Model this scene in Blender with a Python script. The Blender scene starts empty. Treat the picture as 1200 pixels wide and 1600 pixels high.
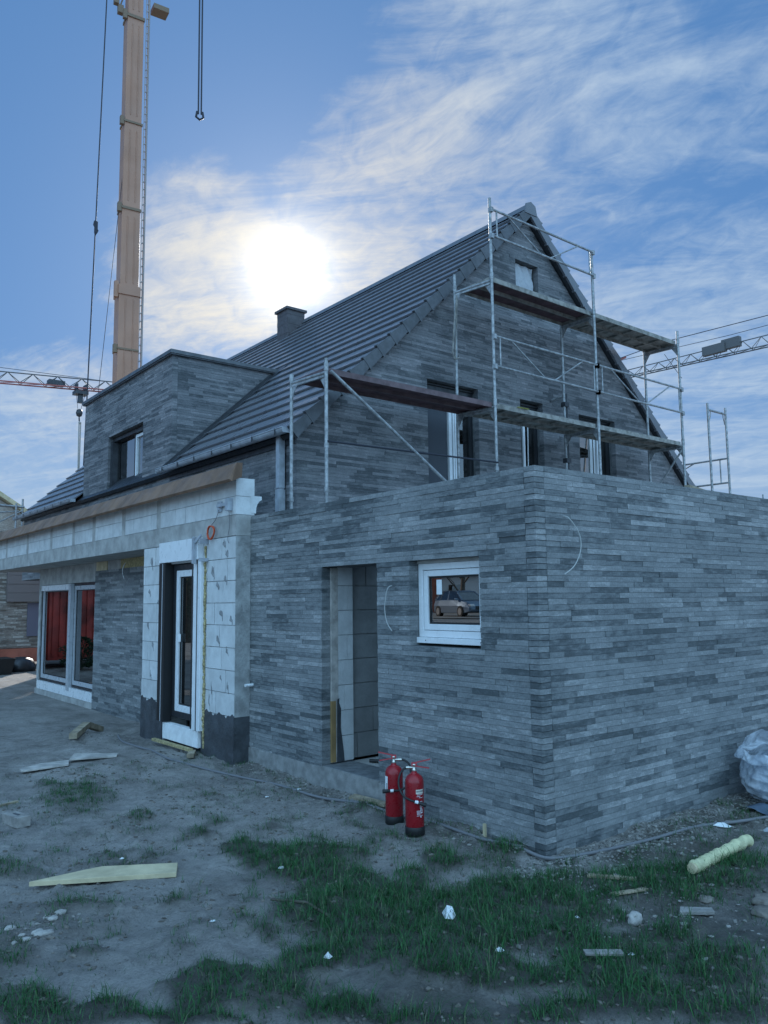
import bpy, bmesh, math, random
import numpy as np
from mathutils import Vector, Matrix
R = math.radians
sc = bpy.context.scene
col = sc.collection
random.seed(4)

# ------------------------------------------------------------------ camera
YAW, PIT, ROL, FPX = 0.895343, 0.111537, -0.011545, 1242.65
CAM = Vector((-4.455, -3.794, 1.75))
fw = Vector((math.cos(PIT)*math.cos(YAW), math.cos(PIT)*math.sin(YAW), math.sin(PIT)))
rt = Vector((math.sin(YAW), -math.cos(YAW), 0)); up = rt.cross(fw)
r2 = math.cos(ROL)*rt + math.sin(ROL)*up
u2 = -math.sin(ROL)*rt + math.cos(ROL)*up
cd = bpy.data.cameras.new('camera'); cam = bpy.data.objects.new('camera', cd); col.objects.link(cam)
m = Matrix((r2, u2, -fw)).transposed().to_4x4(); m.translation = CAM
cam.matrix_world = m
cd.sensor_fit = 'VERTICAL'; cd.sensor_height = 36; cd.sensor_width = 36
cd.lens = FPX/1600*36; cd.clip_start = 0.05; cd.clip_end = 9000
sc.camera = cam
sc.render.resolution_x = 768; sc.render.resolution_y = 1024

# ------------------------------------------------------------------ light, sky, exposure
sc.view_settings.view_transform = 'Standard'; sc.view_settings.look = 'None'
sc.view_settings.exposure = 0.0; sc.view_settings.gamma = 1
SUN_EL, SUN_AZ = 23.1, 58.17           # azimuth measured from +X towards +Y
SKY = 0.1
sunv = Vector((math.cos(R(SUN_EL))*math.cos(R(SUN_AZ)), math.cos(R(SUN_EL))*math.sin(R(SUN_AZ)), math.sin(R(SUN_EL))))
sl = bpy.data.lights.new('sun', 'SUN'); sl.energy = 4.5; sl.angle = R(0.5); sl.color = (1, .95, .88)
so = bpy.data.objects.new('sun', sl); col.objects.link(so)
so.rotation_euler = sunv.to_track_quat('Z', 'Y').to_euler(); so.location = (0, 0, 40)

world = bpy.data.worlds.new('World'); sc.world = world; world.use_nodes = True
nt = world.node_tree
for n in list(nt.nodes): nt.nodes.remove(n)

class NB:
    """tiny node-graph helper"""
    def __init__(s, nt): s.nt = nt
    def n(s, t, **k):
        o = s.nt.nodes.new(t)
        for a, b in k.items(): setattr(o, a, b)
        return o
    def put(s, sock, v):
        if v is None: return
        if hasattr(v, 'node'): s.nt.links.new(v, sock)
        elif hasattr(v, 'outputs'): s.nt.links.new(v.outputs[0], sock)
        else:
            if isinstance(v, (tuple, list)) and sock.type == 'RGBA' and len(v) == 3: v = (*v, 1)
            sock.default_value = v
    def math(s, op, a, b=None, c=None, clamp=False):
        o = s.n('ShaderNodeMath', operation=op, use_clamp=clamp)
        for i, v in enumerate((a, b, c)): s.put(o.inputs[i], v)
        return o.outputs[0]
    def vm(s, op, a, b=None, out=0):
        o = s.n('ShaderNodeVectorMath', operation=op)
        s.put(o.inputs[0], a); s.put(o.inputs[1], b)
        return o.outputs['Value'] if op in ('DOT_PRODUCT', 'LENGTH') else o.outputs[0]
    def rng(s, v, a, b, c=0, d=1, smooth=True):
        o = s.n('ShaderNodeMapRange', interpolation_type='SMOOTHSTEP' if smooth else 'LINEAR')
        for i, x in enumerate((v, a, b, c, d)): s.put(o.inputs[i], x)
        return o.outputs[0]
    def noise(s, vec, scale, detail=4, rough=.5, dist=0):
        o = s.n('ShaderNodeTexNoise')
        if vec is not None: s.put(o.inputs['Vector'], vec)
        o.inputs['Scale'].default_value = scale; o.inputs['Detail'].default_value = detail
        o.inputs['Roughness'].default_value = rough; o.inputs['Distortion'].default_value = dist
        return o.outputs[0]
    def mix(s, f, a, b, mode='MIX'):
        o = s.n('ShaderNodeMix', data_type='RGBA', blend_type=mode)
        s.put(o.inputs[0], f); s.put(o.inputs[6], a); s.put(o.inputs[7], b)
        return o.outputs[2]
    def comb(s, x, y, z):
        o = s.n('ShaderNodeCombineXYZ')
        for i, v in enumerate((x, y, z)): s.put(o.inputs[i], v)
        return o.outputs[0]
    def ramp(s, f, stops, interp='LINEAR'):
        o = s.n('ShaderNodeValToRGB'); s.put(o.inputs[0], f); e = o.color_ramp.elements
        o.color_ramp.interpolation = interp
        e[0].position, e[0].color = stops[0][0], (*stops[0][1], 1)
        e[1].position, e[1].color = stops[-1][0], (*stops[-1][1], 1)
        for p, c in stops[1:-1]:
            x = e.new(p); x.color = (*c, 1)
        return o.outputs[0]
    def map(s, vec, scale=(1, 1, 1), rot=(0, 0, 0), loc=(0, 0, 0)):
        o = s.n('ShaderNodeMapping'); s.put(o.inputs[0], vec)
        o.inputs['Location'].default_value = loc; o.inputs['Rotation'].default_value = rot; o.inputs['Scale'].default_value = scale
        return o.outputs[0]

b = NB(nt)
sky = b.n('ShaderNodeTexSky', sky_type='NISHITA'); sky.sun_disc = False
sky.sun_elevation = R(SUN_EL); sky.sun_rotation = R(90-SUN_AZ)
sky.air_density = 1.0; sky.dust_density = 0.4; sky.ozone_density = 3.0; sky.altitude = 50
D = b.vm('NORMALIZE', b.n('ShaderNodeTexCoord').outputs['Generated'])
sep = b.n('ShaderNodeSeparateXYZ'); b.put(sep.inputs[0], D)
zc = b.math('ADD', b.math('MAXIMUM', sep.outputs[2], 0.0), 0.17)
P = b.comb(b.math('DIVIDE', sep.outputs[0], zc), b.math('DIVIDE', sep.outputs[1], zc), 0.0)   # the cloud layer seen as a plane overhead
stre = b.map(b.map(P, rot=(0, 0, R(55))), scale=(1.15, 2.9, 1))
wp = b.vm('ADD', stre, b.vm('SCALE', b.n('ShaderNodeTexNoise', noise_dimensions='3D').outputs['Color'], None))
n1 = b.noise(stre, 1.25, 10, .66, 1.3)
n2 = b.noise(b.map(P, rot=(0, 0, R(40)), scale=(9.0, 6.0, 1)), 2.2, 6, .6, .8)
n3 = b.noise(P, 1.1, 3, .5, .2)
cl = b.math('ADD', b.math('MULTIPLY', n1, .72), b.math('MULTIPLY', n2, .28))
blobs = [((0.649, .541, .534), .962, .993, 1.0), ((.586, .632, .507), .984, .998, .95), ((.546, .674, .498), .990, .9985, .8), ((.734, .42, .534), .975, .997, .7),
         ((.408, .831, .378), .985, .998, 1.1), ((.533, .732, .424), .988, .998, .95), ((.587, .678, .442), .990, .9985, .8), ((.485, .781, .380), .984, .999, .9),
         ((.777, .514, .365), .984, .998, 1.0), ((.851, .451, .271), .970, .994, 1.0), ((.829, .426, .363), .975, .997, .6),
         ((.822, .536, .193), .965, .997, .9), ((.255, .954, .158), .978, .997, .95), ((.289, .896, .339), .975, .998, .35),
         ((-.5, .3, .5), .6, .95, .6), ((-.3, -.7, .4), .6, .95, .8), ((.9, -.3, .4), .7, .97, .8)]
mask = None
for dv, a0, a1, w in blobs:
    t = b.math('MULTIPLY', b.rng(b.vm('DOT_PRODUCT', D, dv), a0, a1), w)
    mask = t if mask is None else b.math('MAXIMUM', mask, t)
thr = b.math('SUBTRACT', .71, b.math('MULTIPLY', mask, .36))
alpha = b.rng(b.math('SUBTRACT', cl, thr), -.03, 0.36)
alpha = b.math('MULTIPLY', alpha, b.rng(mask, 0.05, .60, 0.0, .84))
sd = b.vm('DOT_PRODUCT', D, tuple(sunv))
ang = b.math('ARCCOSINE', b.math('MINIMUM', sd, 1.0))
core = b.rng(ang, R(2.2), R(.6))
halo = b.math('EXPONENT', b.math('MULTIPLY', ang, -1/R(1.15)))
halo2 = b.math('EXPONENT', b.math('MULTIPLY', ang, -1/R(6.5)))
skyc = b.mix(1.0, sky.outputs[0], (.20, .235, .275), 'MULTIPLY')
skyc = b.vm('ADD', skyc, (.66, 1.85, 4.1))
hz = b.rng(sep.outputs[2], .02, .30, 1, 0)
skyc = b.mix(b.math('MULTIPLY', hz, .62), skyc, (4.4, 5.7, 7.4))
# the sky opposite the sun: unseen bluish glow added to brighten the shaded walls
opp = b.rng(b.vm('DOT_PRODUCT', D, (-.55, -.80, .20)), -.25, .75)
ccol = b.mix(b.rng(ang, R(4), R(26)), (9.0, 8.4, 7.2), (5.1, 6.4, 7.9))
c = b.mix(alpha, skyc, ccol)
sky_fill = b.math('MULTIPLY', opp, b.rng(b.noise(P, .9, 5, .6, .5), .25, .75, .55, 1.0))
c = b.mix(sky_fill, c, (9.6, 17.2, 25.0))
add = b.vm('SCALE', (1, .90, .70), None)
def scaled(color, f):
    o = b.n('ShaderNodeVectorMath', operation='SCALE'); o.inputs[0].default_value = color; b.put(o.inputs['Scale'], f); return o.outputs[0]
c = b.vm('ADD', c, scaled((1, .93, .76), b.math('MULTIPLY', halo, 40)))
c = b.vm('ADD', c, scaled((1, .92, .76), b.math('MULTIPLY', halo2, 1.9)))
c = b.vm('ADD', c, scaled((1, .96, .86), b.math('MULTIPLY', core, 60)))
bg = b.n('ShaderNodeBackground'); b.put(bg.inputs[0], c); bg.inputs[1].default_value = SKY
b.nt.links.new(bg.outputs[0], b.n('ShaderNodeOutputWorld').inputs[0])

# ------------------------------------------------------------------ materials
def mat(name, color=(.5, .5, .5), rough=.7, metal=0.0, noise=None, island=0.0, bump=None, spec=.5, trans=0.0):
    """color +- noise (scale, amount), +- per-piece tone (island), bump = (scale, strength)"""
    M = bpy.data.materials.new(name); M.use_nodes = True
    k = NB(M.node_tree); p = M.node_tree.nodes['Principled BSDF']
    oc = k.n('ShaderNodeTexCoord').outputs['Object']
    c = k.mix(0.0, color, color)
    if island:
        ri = k.n('ShaderNodeNewGeometry').outputs['Random Per Island']
        c = k.mix(1.0, c, k.comb(*[k.rng(ri, 0, 1, 1-island, 1+island, False)]*3), 'MULTIPLY')
    if noise:
        f = k.rng(k.noise(oc, noise[0], 6, .6), .3, .7, 1-noise[1], 1+noise[1])
        c = k.mix(1.0, c, k.comb(f, f, f), 'MULTIPLY')
    k.put(p.inputs['Base Color'], c)
    p.inputs['Roughness'].default_value = rough; p.inputs['Metallic'].default_value = metal
    p.inputs['Specular IOR Level'].default_value = spec
    if noise and rough > .25:
        k.put(p.inputs['Roughness'], k.rng(k.noise(oc, noise[0]*1.7, 4), .3, .7, rough-.12, min(1, rough+.12)))
    if trans: p.inputs['Transmission Weight'].default_value = trans
    if bump:
        bn = k.n('ShaderNodeBump'); bn.inputs['Strength'].default_value = bump[1]; bn.inputs['Distance'].default_value = .02
        k.put(bn.inputs['Height'], k.noise(oc, bump[0], 7, .65)); k.put(p.inputs['Normal'], bn)
    return M

def klinker_mat(name, tones, warm=0):
    M = bpy.data.materials.new(name); M.use_nodes = True
    k = NB(M.node_tree); p = M.node_tree.nodes['Principled BSDF']
    oc = k.n('ShaderNodeTexCoord').outputs['Object']
    ri = k.n('ShaderNodeNewGeometry').outputs['Random Per Island']
    big = k.noise(oc, 1.1, 3, .6)
    v = k.math('ADD', k.math('MULTIPLY', ri, .80), k.math('MULTIPLY', k.math('SUBTRACT', big, .5), 1.0))
    v = k.math('ADD', v, .09)
    cmb = k.vm('ADD', k.map(oc, scale=(7, 7, 24)), k.comb(k.math('MULTIPLY', ri, 91.0), k.math('MULTIPLY', ri, 57.0), 0.0))
    st = k.noise(cmb, 1.5, 6, .65)       # blotches along each fired brick
    v = k.math('ADD', v, k.math('MULTIPLY', k.math('SUBTRACT', st, .5), 1.7))
    base = k.ramp(v, tones)
    fine = k.rng(k.noise(oc, 60, 6, .7), .3, .7, .82, 1.16)
    base = k.mix(1.0, base, k.comb(fine, fine, fine), 'MULTIPLY')
    # efflorescence near the foot and in clouds
    eff = k.rng(k.noise(oc, 2.3, 5, .6, .5), .52, .75)
    base = k.mix(k.math('MULTIPLY', eff, .28), base, (.30, .31, .31))
    k.put(p.inputs['Base Color'], base)
    k.put(p.inputs['Roughness'], k.rng(st, .3, .7, .5, .85))
    bn = k.n('ShaderNodeBump'); bn.inputs['Strength'].default_value = .5; bn.inputs['Distance'].default_value = .006
    k.put(bn.inputs['Height'], k.noise(oc, 45, 7, .7)); k.put(p.inputs['Normal'], bn)
    return M

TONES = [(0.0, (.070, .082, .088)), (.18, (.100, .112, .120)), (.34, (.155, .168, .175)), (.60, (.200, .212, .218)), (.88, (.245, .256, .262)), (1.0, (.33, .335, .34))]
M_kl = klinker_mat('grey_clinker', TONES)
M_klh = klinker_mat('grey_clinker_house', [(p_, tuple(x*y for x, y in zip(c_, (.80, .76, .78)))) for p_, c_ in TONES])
M_klb = klinker_mat('beige_clinker', [(0, (.14, .11, .09)), (.4, (.26, .21, .18)), (.75, (.38, .33, .29)), (1, (.55, .50, .45))])
M_mort = mat('mortar_bed', (.13, .138, .145), .95, noise=(14, .3))
M_mortl = mat('pale_mortar', (.24, .24, .235), .95, noise=(9, .25), bump=(40, .4))
M_aac = mat('aerated_block', (.56, .57, .57), .92, noise=(7, .10), island=.06, bump=(55, .35))
M_aacj = mat('thin_bed_mortar', (.25, .255, .26), .95, noise=(20, .3))
M_conc = mat('cast_concrete', (.36, .355, .34), .85, noise=(5, .22), bump=(24, .3))
M_bit = mat('bitumen', (.055, .060, .068), .6, noise=(6, .3), bump=(30, .5))
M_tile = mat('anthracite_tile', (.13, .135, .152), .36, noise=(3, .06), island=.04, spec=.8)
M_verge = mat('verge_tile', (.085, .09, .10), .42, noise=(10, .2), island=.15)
M_zinc = mat('weathered_zinc', (.38, .41, .45), .45, .2, noise=(9, .2))
M_dmet = mat('dark_sheet_metal', (.045, .048, .055), .42, .4, noise=(9, .2))
M_coping = mat('grey_coping', (.13, .135, .145), .45, .5, noise=(6, .2))
M_wpvc = mat('white_frame', (.72, .74, .76), .35, noise=(8, .04))
M_gpvc = mat('grey_frame', (.42, .44, .47), .35, noise=(8, .06))
M_dark = mat('anthracite_frame', (.018, .02, .024), .4, noise=(8, .1))
M_black = mat('black_rubber', (.012, .012, .013), .55)
M_ply = mat('formwork_ply', (.20, .115, .07), .6, noise=(3, .25), bump=(30, .2))
M_foam = mat('yellow_foam', (.40, .33, .17), .85, noise=(25, .35), bump=(50, .9))
M_pine = mat('pine', (.56, .47, .30), .7, noise=(5, .2), bump=(60, .25))
M_oldw = mat('weathered_timber', (.33, .27, .19), .85, noise=(8, .35), bump=(40, .5))
M_board = mat('pale_board', (.42, .39, .36), .8, noise=(8, .3), bump=(30, .4))
M_galv = mat('galvanised_tube', (.31, .32, .33), .5, .4, noise=(16, .35))
M_deck = mat('scaffold_deck', (.25, .24, .22), .75, noise=(8, .4), bump=(20, .3))
M_redply = mat('deck_ply', (.095, .050, .056), .75, noise=(5, .35))
M_red = mat('red_paint', (.27, .010, .016), .28, noise=(8, .12))
M_redd = mat('red_lever', (.45, .05, .06), .4)
M_brass = mat('chromed_brass', (.6, .58, .52), .3, .9)
M_label = mat('paper_label', (.62, .58, .5), .6)
M_print = mat('white_print', (.62, .58, .62), .6)
M_wht = mat('white_plastic', (.75, .77, .78), .6, noise=(10, .1))
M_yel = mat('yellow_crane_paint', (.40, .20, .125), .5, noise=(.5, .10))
M_yeld = mat('crane_dark_steel', (.20, .13, .08), .6)  # darker brown for collars and boom head parts
M_cable = mat('steel_rope', (.03, .032, .045), .6, .3)
M_cranew = mat('crane_lattice', (.12, .12, .125), .6, .2)
M_craner = mat('crane_red', (.35, .11, .10), .6)
M_orange = mat('orange_conduit', (.55, .085, .03), .5)
M_stone = mat('pale_stone', (.33, .31, .29), .9, noise=(12, .25), bump=(25, .8), island=.3)
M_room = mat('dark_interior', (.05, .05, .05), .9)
M_hose = mat('grey_hose', (.16, .16, .17), .6)
M_tarp = mat('blue_tarp', (.035, .085, .16), .38, noise=(5, .3), bump=(9, .8))
M_sheet = mat('dark_blue_sheet', (.07, .10, .14), .5, noise=(5, .3), bump=(14, .4))
M_brick = mat('red_brick_wall', (.42, .13, .085), .9, noise=(2, .2), bump=(30, .4))
M_render = mat('white_render', (.75, .74, .72), .9)
M_tyre = mat('tyre', (.02, .02, .02), .8)
M_silver = mat('silver_paint', (.19, .25, .32), .3, .5)
M_alu = mat('alloy', (.6, .6, .6), .3, .9)
M_bark = mat('bark', (.10, .085, .07), .95, noise=(9, .3), bump=(20, .8))
M_lamp = mat('headlamp_glass', (.8, .8, .8), .1, .3)

def glass_mat(name, tint=(.25, .27, .29), refl=.30):
    M = bpy.data.materials.new(name); M.use_nodes = True; k = NB(M.node_tree)
    M.node_tree.nodes.remove(M.node_tree.nodes['Principled BSDF'])
    out = M.node_tree.nodes['Material Output']
    g = k.n('ShaderNodeBsdfGlossy'); g.inputs['Roughness'].default_value = 0.004; g.inputs['Color'].default_value = (1, 1, 1, 1)
    t = k.n('ShaderNodeBsdfTransparent'); t.inputs['Color'].default_value = (*tint, 1)
    fr = k.n('ShaderNodeFresnel'); fr.inputs[0].default_value = 1.5
    f = k.math('ADD', k.math('MULTIPLY', fr.outputs[0], 1.2), refl, clamp=True)
    mx = k.n('ShaderNodeMixShader'); k.put(mx.inputs[0], f)
    k.nt.links.new(t.outputs[0], mx.inputs[1]); k.nt.links.new(g.outputs[0], mx.inputs[2]); k.nt.links.new(mx.outputs[0], out.inputs[0])
    return M
M_glass = glass_mat('window_glass', refl=.22)
M_glassd = glass_mat('coated_glass', (.16, .18, .19), .13)

def bag_mat():
    M = bpy.data.materials.new('translucent_bag'); M.use_nodes = True; k = NB(M.node_tree)
    p = M.node_tree.nodes['Principled BSDF']; out = M.node_tree.nodes['Material Output']
    oc = k.n('ShaderNodeTexCoord').outputs['Object']
    p.inputs['Base Color'].default_value = (.60, .64, .70, 1); p.inputs['Roughness'].default_value = .18
    bn = k.n('ShaderNodeBump'); bn.inputs['Strength'].default_value = .8; bn.inputs['Distance'].default_value = .03
    k.put(bn.inputs['Height'], k.noise(oc, 7, 6, .6, 1.5)); k.put(p.inputs['Normal'], bn)
    t = k.n('ShaderNodeBsdfTransparent'); t.inputs[0].default_value = (.85, .9, .95, 1)
    mx = k.n('ShaderNodeMixShader'); k.put(mx.inputs[0], k.rng(k.noise(oc, 5, 4, .6, 1), .35, .65, .40, .90))
    k.nt.links.new(t.outputs[0], mx.inputs[1]); k.nt.links.new(p.outputs[0], mx.inputs[2]); k.nt.links.new(mx.outputs[0], out.inputs[0])
    return M
M_bag = bag_mat()

def ground_mat():
    M = bpy.data.materials.new('trodden_earth'); M.use_nodes = True; k = NB(M.node_tree)
    p = M.node_tree.nodes['Principled BSDF']
    oc = k.n('ShaderNodeTexCoord').outputs['Object']
    a = k.noise(oc, 1.3, 6, .6, .3); c2 = k.noise(oc, 9, 6, .7); d = k.noise(oc, 75, 6, .8)
    v = k.math('ADD', k.math('MULTIPLY', a, .38), k.math('ADD', k.math('MULTIPLY', c2, .3), k.math('MULTIPLY', d, .32)))
    base = k.ramp(v, [(.33, (.075, .070, .066)), (.42, (.19, .175, .162)), (.52, (.30, .28, .262)), (.66, (.42, .40, .375))])
    pit = k.rng(k.noise(oc, 19, 5, .75, .6), .55, .72)
    base = k.mix(k.math('MULTIPLY', pit, .62), base, (.07, .064, .060))
    pit2 = k.rng(k.noise(oc, 48, 4, .7, .4), .58, .70)
    base = k.mix(k.math('MULTIPLY', pit2, .55), base, (.06, .055, .05))
    wet = k.rng(k.noise(oc, .55, 4, .6, .4), .50, .66)
    base = k.mix(k.math('MULTIPLY', wet, .38), base, (.10, .092, .086))
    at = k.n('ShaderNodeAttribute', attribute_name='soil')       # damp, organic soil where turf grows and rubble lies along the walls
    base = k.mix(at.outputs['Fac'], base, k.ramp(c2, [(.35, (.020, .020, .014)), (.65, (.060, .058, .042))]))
    k.put(p.inputs['Base Color'], base)
    k.put(p.inputs['Roughness'], k.rng(a, .3, .7, .72, .97))
    bn = k.n('ShaderNodeBump'); bn.inputs['Strength'].default_value = 1.0; bn.inputs['Distance'].default_value = .03
    k.put(bn.inputs['Height'], k.math('ADD', k.math('MULTIPLY', k.noise(oc, 14, 8, .7), 1.0), k.math('MULTIPLY', k.noise(oc, 60, 5, .75), .6)))
    k.put(p.inputs['Normal'], bn)
    return M
M_ground = ground_mat()

def grass_mat():
    M = bpy.data.materials.new('grass_blades'); M.use_nodes = True; k = NB(M.node_tree)
    p = M.node_tree.nodes['Principled BSDF']
    ri = k.n('ShaderNodeNewGeometry').outputs['Random Per Island']
    k.put(p.inputs['Base Color'], k.ramp(ri, [(0, (.010, .045, .014)), (.5, (.020, .090, .026)), (.88, (.036, .135, .036)), (1.0, (.15, .16, .09))]))
    p.inputs['Roughness'].default_value = .55
    p.inputs['Specular IOR Level'].default_value = .3
    return M
M_grass = grass_mat()

# ------------------------------------------------------------------ object helpers
def origin_of(o):
    v = Vector((0, 0, 0))
    while o: v += o.location; o = o.parent
    return v
def tag(o, label=None, cat=None, group=None, kind=None):
    if label: o['label'] = label
    if cat: o['category'] = cat
    if group: o['group'] = group
    if kind: o['kind'] = kind
    return o
def thing(name, loc, label, cat, group=None):
    o = bpy.data.objects.new(name, None); o.empty_display_size = .2; col.objects.link(o); o.location = loc
    return tag(o, label, cat, group)

class MB:
    """collects shapes in world coordinates and links them as ONE mesh object"""
    def __init__(s): s.v = []; s.f = []; s.mi = []; s.sm = []
    def add(s, vs, fs, mi=0, smooth=False):
        n = len(s.v); s.v += [tuple(v) for v in vs]
        for f in fs: s.f.append(tuple(i+n for i in f)); s.mi.append(mi); s.sm.append(smooth)
    def box(s, x0, x1, y0, y1, z0, z1, mi=0):
        vs = [(x, y, z) for x in (x0, x1) for y in (y0, y1) for z in (z0, z1)]
        s.add(vs, [(0, 1, 3, 2), (4, 6, 7, 5), (0, 4, 5, 1), (2, 3, 7, 6), (0, 2, 6, 4), (1, 5, 7, 3)], mi)
        return s
    def obox(s, c, ax, ay, az, mi=0):
        c, ax, ay, az = map(Vector, (c, ax, ay, az))
        vs = [c+ax*i+ay*j+az*k for i in (-1, 1) for j in (-1, 1) for k in (-1, 1)]
        s.add(vs, [(0, 1, 3, 2), (4, 6, 7, 5), (0, 4, 5, 1), (2, 3, 7, 6), (0, 2, 6, 4), (1, 5, 7, 3)], mi)
        return s
    def bar(s, a, b_, w, h, mi=0, upv=(0, 0, 1)):
        a, b_ = Vector(a), Vector(b_); d = b_-a; L = d.length; d.normalize()
        u = Vector(upv)
        sd_ = d.cross(u)
        if sd_.length < 1e-3: sd_ = d.cross(Vector((1, 0, 0)))
        sd_.normalize(); u = sd_.cross(d)
        return s.obox((a+b_)/2, d*(L/2), sd_*(w/2), u*(h/2), mi)
    def tube(s, pts, r, seg=8, mi=0, cap=True):
        pts = [Vector(p) for p in pts]; n = len(pts); rs = r if isinstance(r, (list, tuple)) else [r]*n
        vs = []; prev = None
        for i, p in enumerate(pts):
            d = (pts[min(i+1, n-1)]-pts[max(i-1, 0)]).normalized()
            if prev is None:
                a = d.cross(Vector((0, 0, 1)))
                if a.length < 1e-3: a = d.cross(Vector((1, 0, 0)))
            else: a = prev - d*prev.dot(d)
            a.normalize(); prev = a; c_ = d.cross(a)
            for k in range(seg):
                t = 2*math.pi*k/seg; vs.append(p+(a*math.cos(t)+c_*math.sin(t))*rs[i])
        fs = [(i*seg+k, i*seg+(k+1) % seg, (i+1)*seg+(k+1) % seg, (i+1)*seg+k) for i in range(n-1) for k in range(seg)]
        s.add(vs, fs, mi, True)
        if cap: s.add(vs[:seg], [tuple(range(seg))[::-1]], mi); s.add(vs[-seg:], [tuple(range(seg))], mi)
        return s
    def lathe(s, c, prof, seg=24, mi=0):
        """prof: (radius, height) pairs around a vertical axis through c"""
        c = Vector(c); vs = [c+Vector((r*math.cos(2*math.pi*k/seg), r*math.sin(2*math.pi*k/seg), z)) for r, z in prof for k in range(seg)]
        fs = [(i*seg+k, i*seg+(k+1) % seg, (i+1)*seg+(k+1) % seg, (i+1)*seg+k) for i in range(len(prof)-1) for k in range(seg)]
        s.add(vs, fs, mi, True)
        return s
    def prism(s, poly, d, mi=0):
        """poly: list of 3-D points, extruded by vector d"""
        d = Vector(d); p = [Vector(q) for q in poly]; n = len(p)
        s.add(p+[q+d for q in p], [tuple(range(n))[::-1], tuple(range(n, 2*n))]+[(i, (i+1) % n, (i+1) % n+n, i+n) for i in range(n)], mi)
        return s
    def build(s, name, mats, parent=None, label=None, bevel=0):
        me = bpy.data.meshes.new(name); off = origin_of(parent)
        me.from_pydata([(v[0]-off.x, v[1]-off.y, v[2]-off.z) for v in s.v], [], s.f)
        for mm in (mats if isinstance(mats, (list, tuple)) else [mats]): me.materials.append(mm)
        me.polygons.foreach_set('material_index', s.mi); me.polygons.foreach_set('use_smooth', s.sm)
        bm = bmesh.new(); bm.from_mesh(me); bmesh.ops.recalc_face_normals(bm, faces=bm.faces); bm.to_mesh(me); bm.free()
        o = bpy.data.objects.new(name, me); col.objects.link(o)
        if parent: o.parent = parent
        if label: o['label'] = label
        if bevel:
            md = o.modifiers.new('bevel', 'BEVEL'); md.width = bevel; md.segments = 2; md.limit_method = 'ANGLE'; md.angle_limit = R(40)
        return o

def cut(iv, a, b_):
    o = []
    for p, q in iv:
        if b_ <= p or a >= q: o.append((p, q))
        else:
            if a > p: o.append((p, a))
            if b_ < q: o.append((b_, q))
    return o
def bricks(axis, at, out, u0, u1, z0, z1, course, lens, openings=(), clip=None, depth=.1, back=.26, gap=(.0010, .0021), jit=.003, seed=1, mb=None, quoin=None):
    """a wall of separate bricks. axis 'X': wall plane x=at, u runs along y; axis 'Y': plane y=at, u along x.
    out = -1/+1 outward sign. material 0 brick, 1 bed behind."""
    rnd = random.Random(seed); mb = mb or MB(); n = int(round((z1-z0)/course))
    def bx(ua, ub, za, zb, d0, d1, mi):       # d measured inwards from the face
        p, q = sorted((at-out*d0, at-out*d1))
        if axis == 'X': mb.box(p, q, ua, ub, za, zb, mi)
        else: mb.box(ua, ub, p, q, za, zb, mi)
    runs = {}
    for r in range(n):
        za = z0+r*course; zb = za+course; zm = (za+zb)/2
        lo, hi = (u0, u1) if clip is None else clip(zm)
        if hi-lo < .02: continue
        iv = [(lo, hi)]
        for (a, b_, c_, d_) in openings:
            if zm > c_ and zm < d_: iv = cut(iv, a, b_)
        iv = tuple((round(a, 4), round(b_, 4)) for a, b_ in iv)
        for a, b_ in iv:
            u = a
            q = quoin(r) if quoin and abs(a-u0) < 1e-4 else None
            first = True
            while u < b_-1e-4:
                if first and q: L = q
                elif first: L = rnd.uniform(lens[0]*.5, lens[1])
                else: L = rnd.choice((lens[1], lens[1], rnd.uniform(*lens), lens[0]))
                first = False
                e = min(u+L, b_)
                if b_-e < .06: e = b_
                j = rnd.uniform(-jit, jit)
                bx(u+gap[0]/2 if u > a else u, e-gap[0]/2 if e < b_ else e, za+gap[1]/2, zb-gap[1]/2, j, depth, 0)
                u = e
        key = iv
        if runs.get('k') == key: runs['z'][1] = zb
        else:
            if 'k' in runs:
                for a, b_ in runs['k']: bx(a+.005, b_-.005, runs['z'][0], runs['z'][1]-.001, .012, back, 1)
            runs['k'] = key; runs['z'] = [za, zb]
    if 'k' in runs:
        for a, b_ in runs['k']: bx(a+.005, b_-.005, runs['z'][0], runs['z'][1]-.001, .012, back, 1)
    return mb

# numpy value noise for terrain
rs = np.random.RandomState(7); TAB = rs.rand(256, 256)
def vnoise(x, y):
    xi = np.floor(x).astype(int); yi = np.floor(y).astype(int); fx = x-xi; fy = y-yi
    fx = fx*fx*(3-2*fx); fy = fy*fy*(3-2*fy)
    g = lambda i, j: TAB[i % 256, j % 256]
    return (g(xi, yi)*(1-fx)+g(xi+1, yi)*fx)*(1-fy)+(g(xi, yi+1)*(1-fx)+g(xi+1, yi+1)*fx)*fy
def fbm(x, y, o=4):
    r_ = 0; a = .5
    for i in range(o): r_ = r_+a*(vnoise(x*2**i+17*i, y*2**i+31*i)-.5); a *= .5
    return r_
def sst(t): t = np.clip(t, 0, 1); return t*t*(3-2*t)

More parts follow.
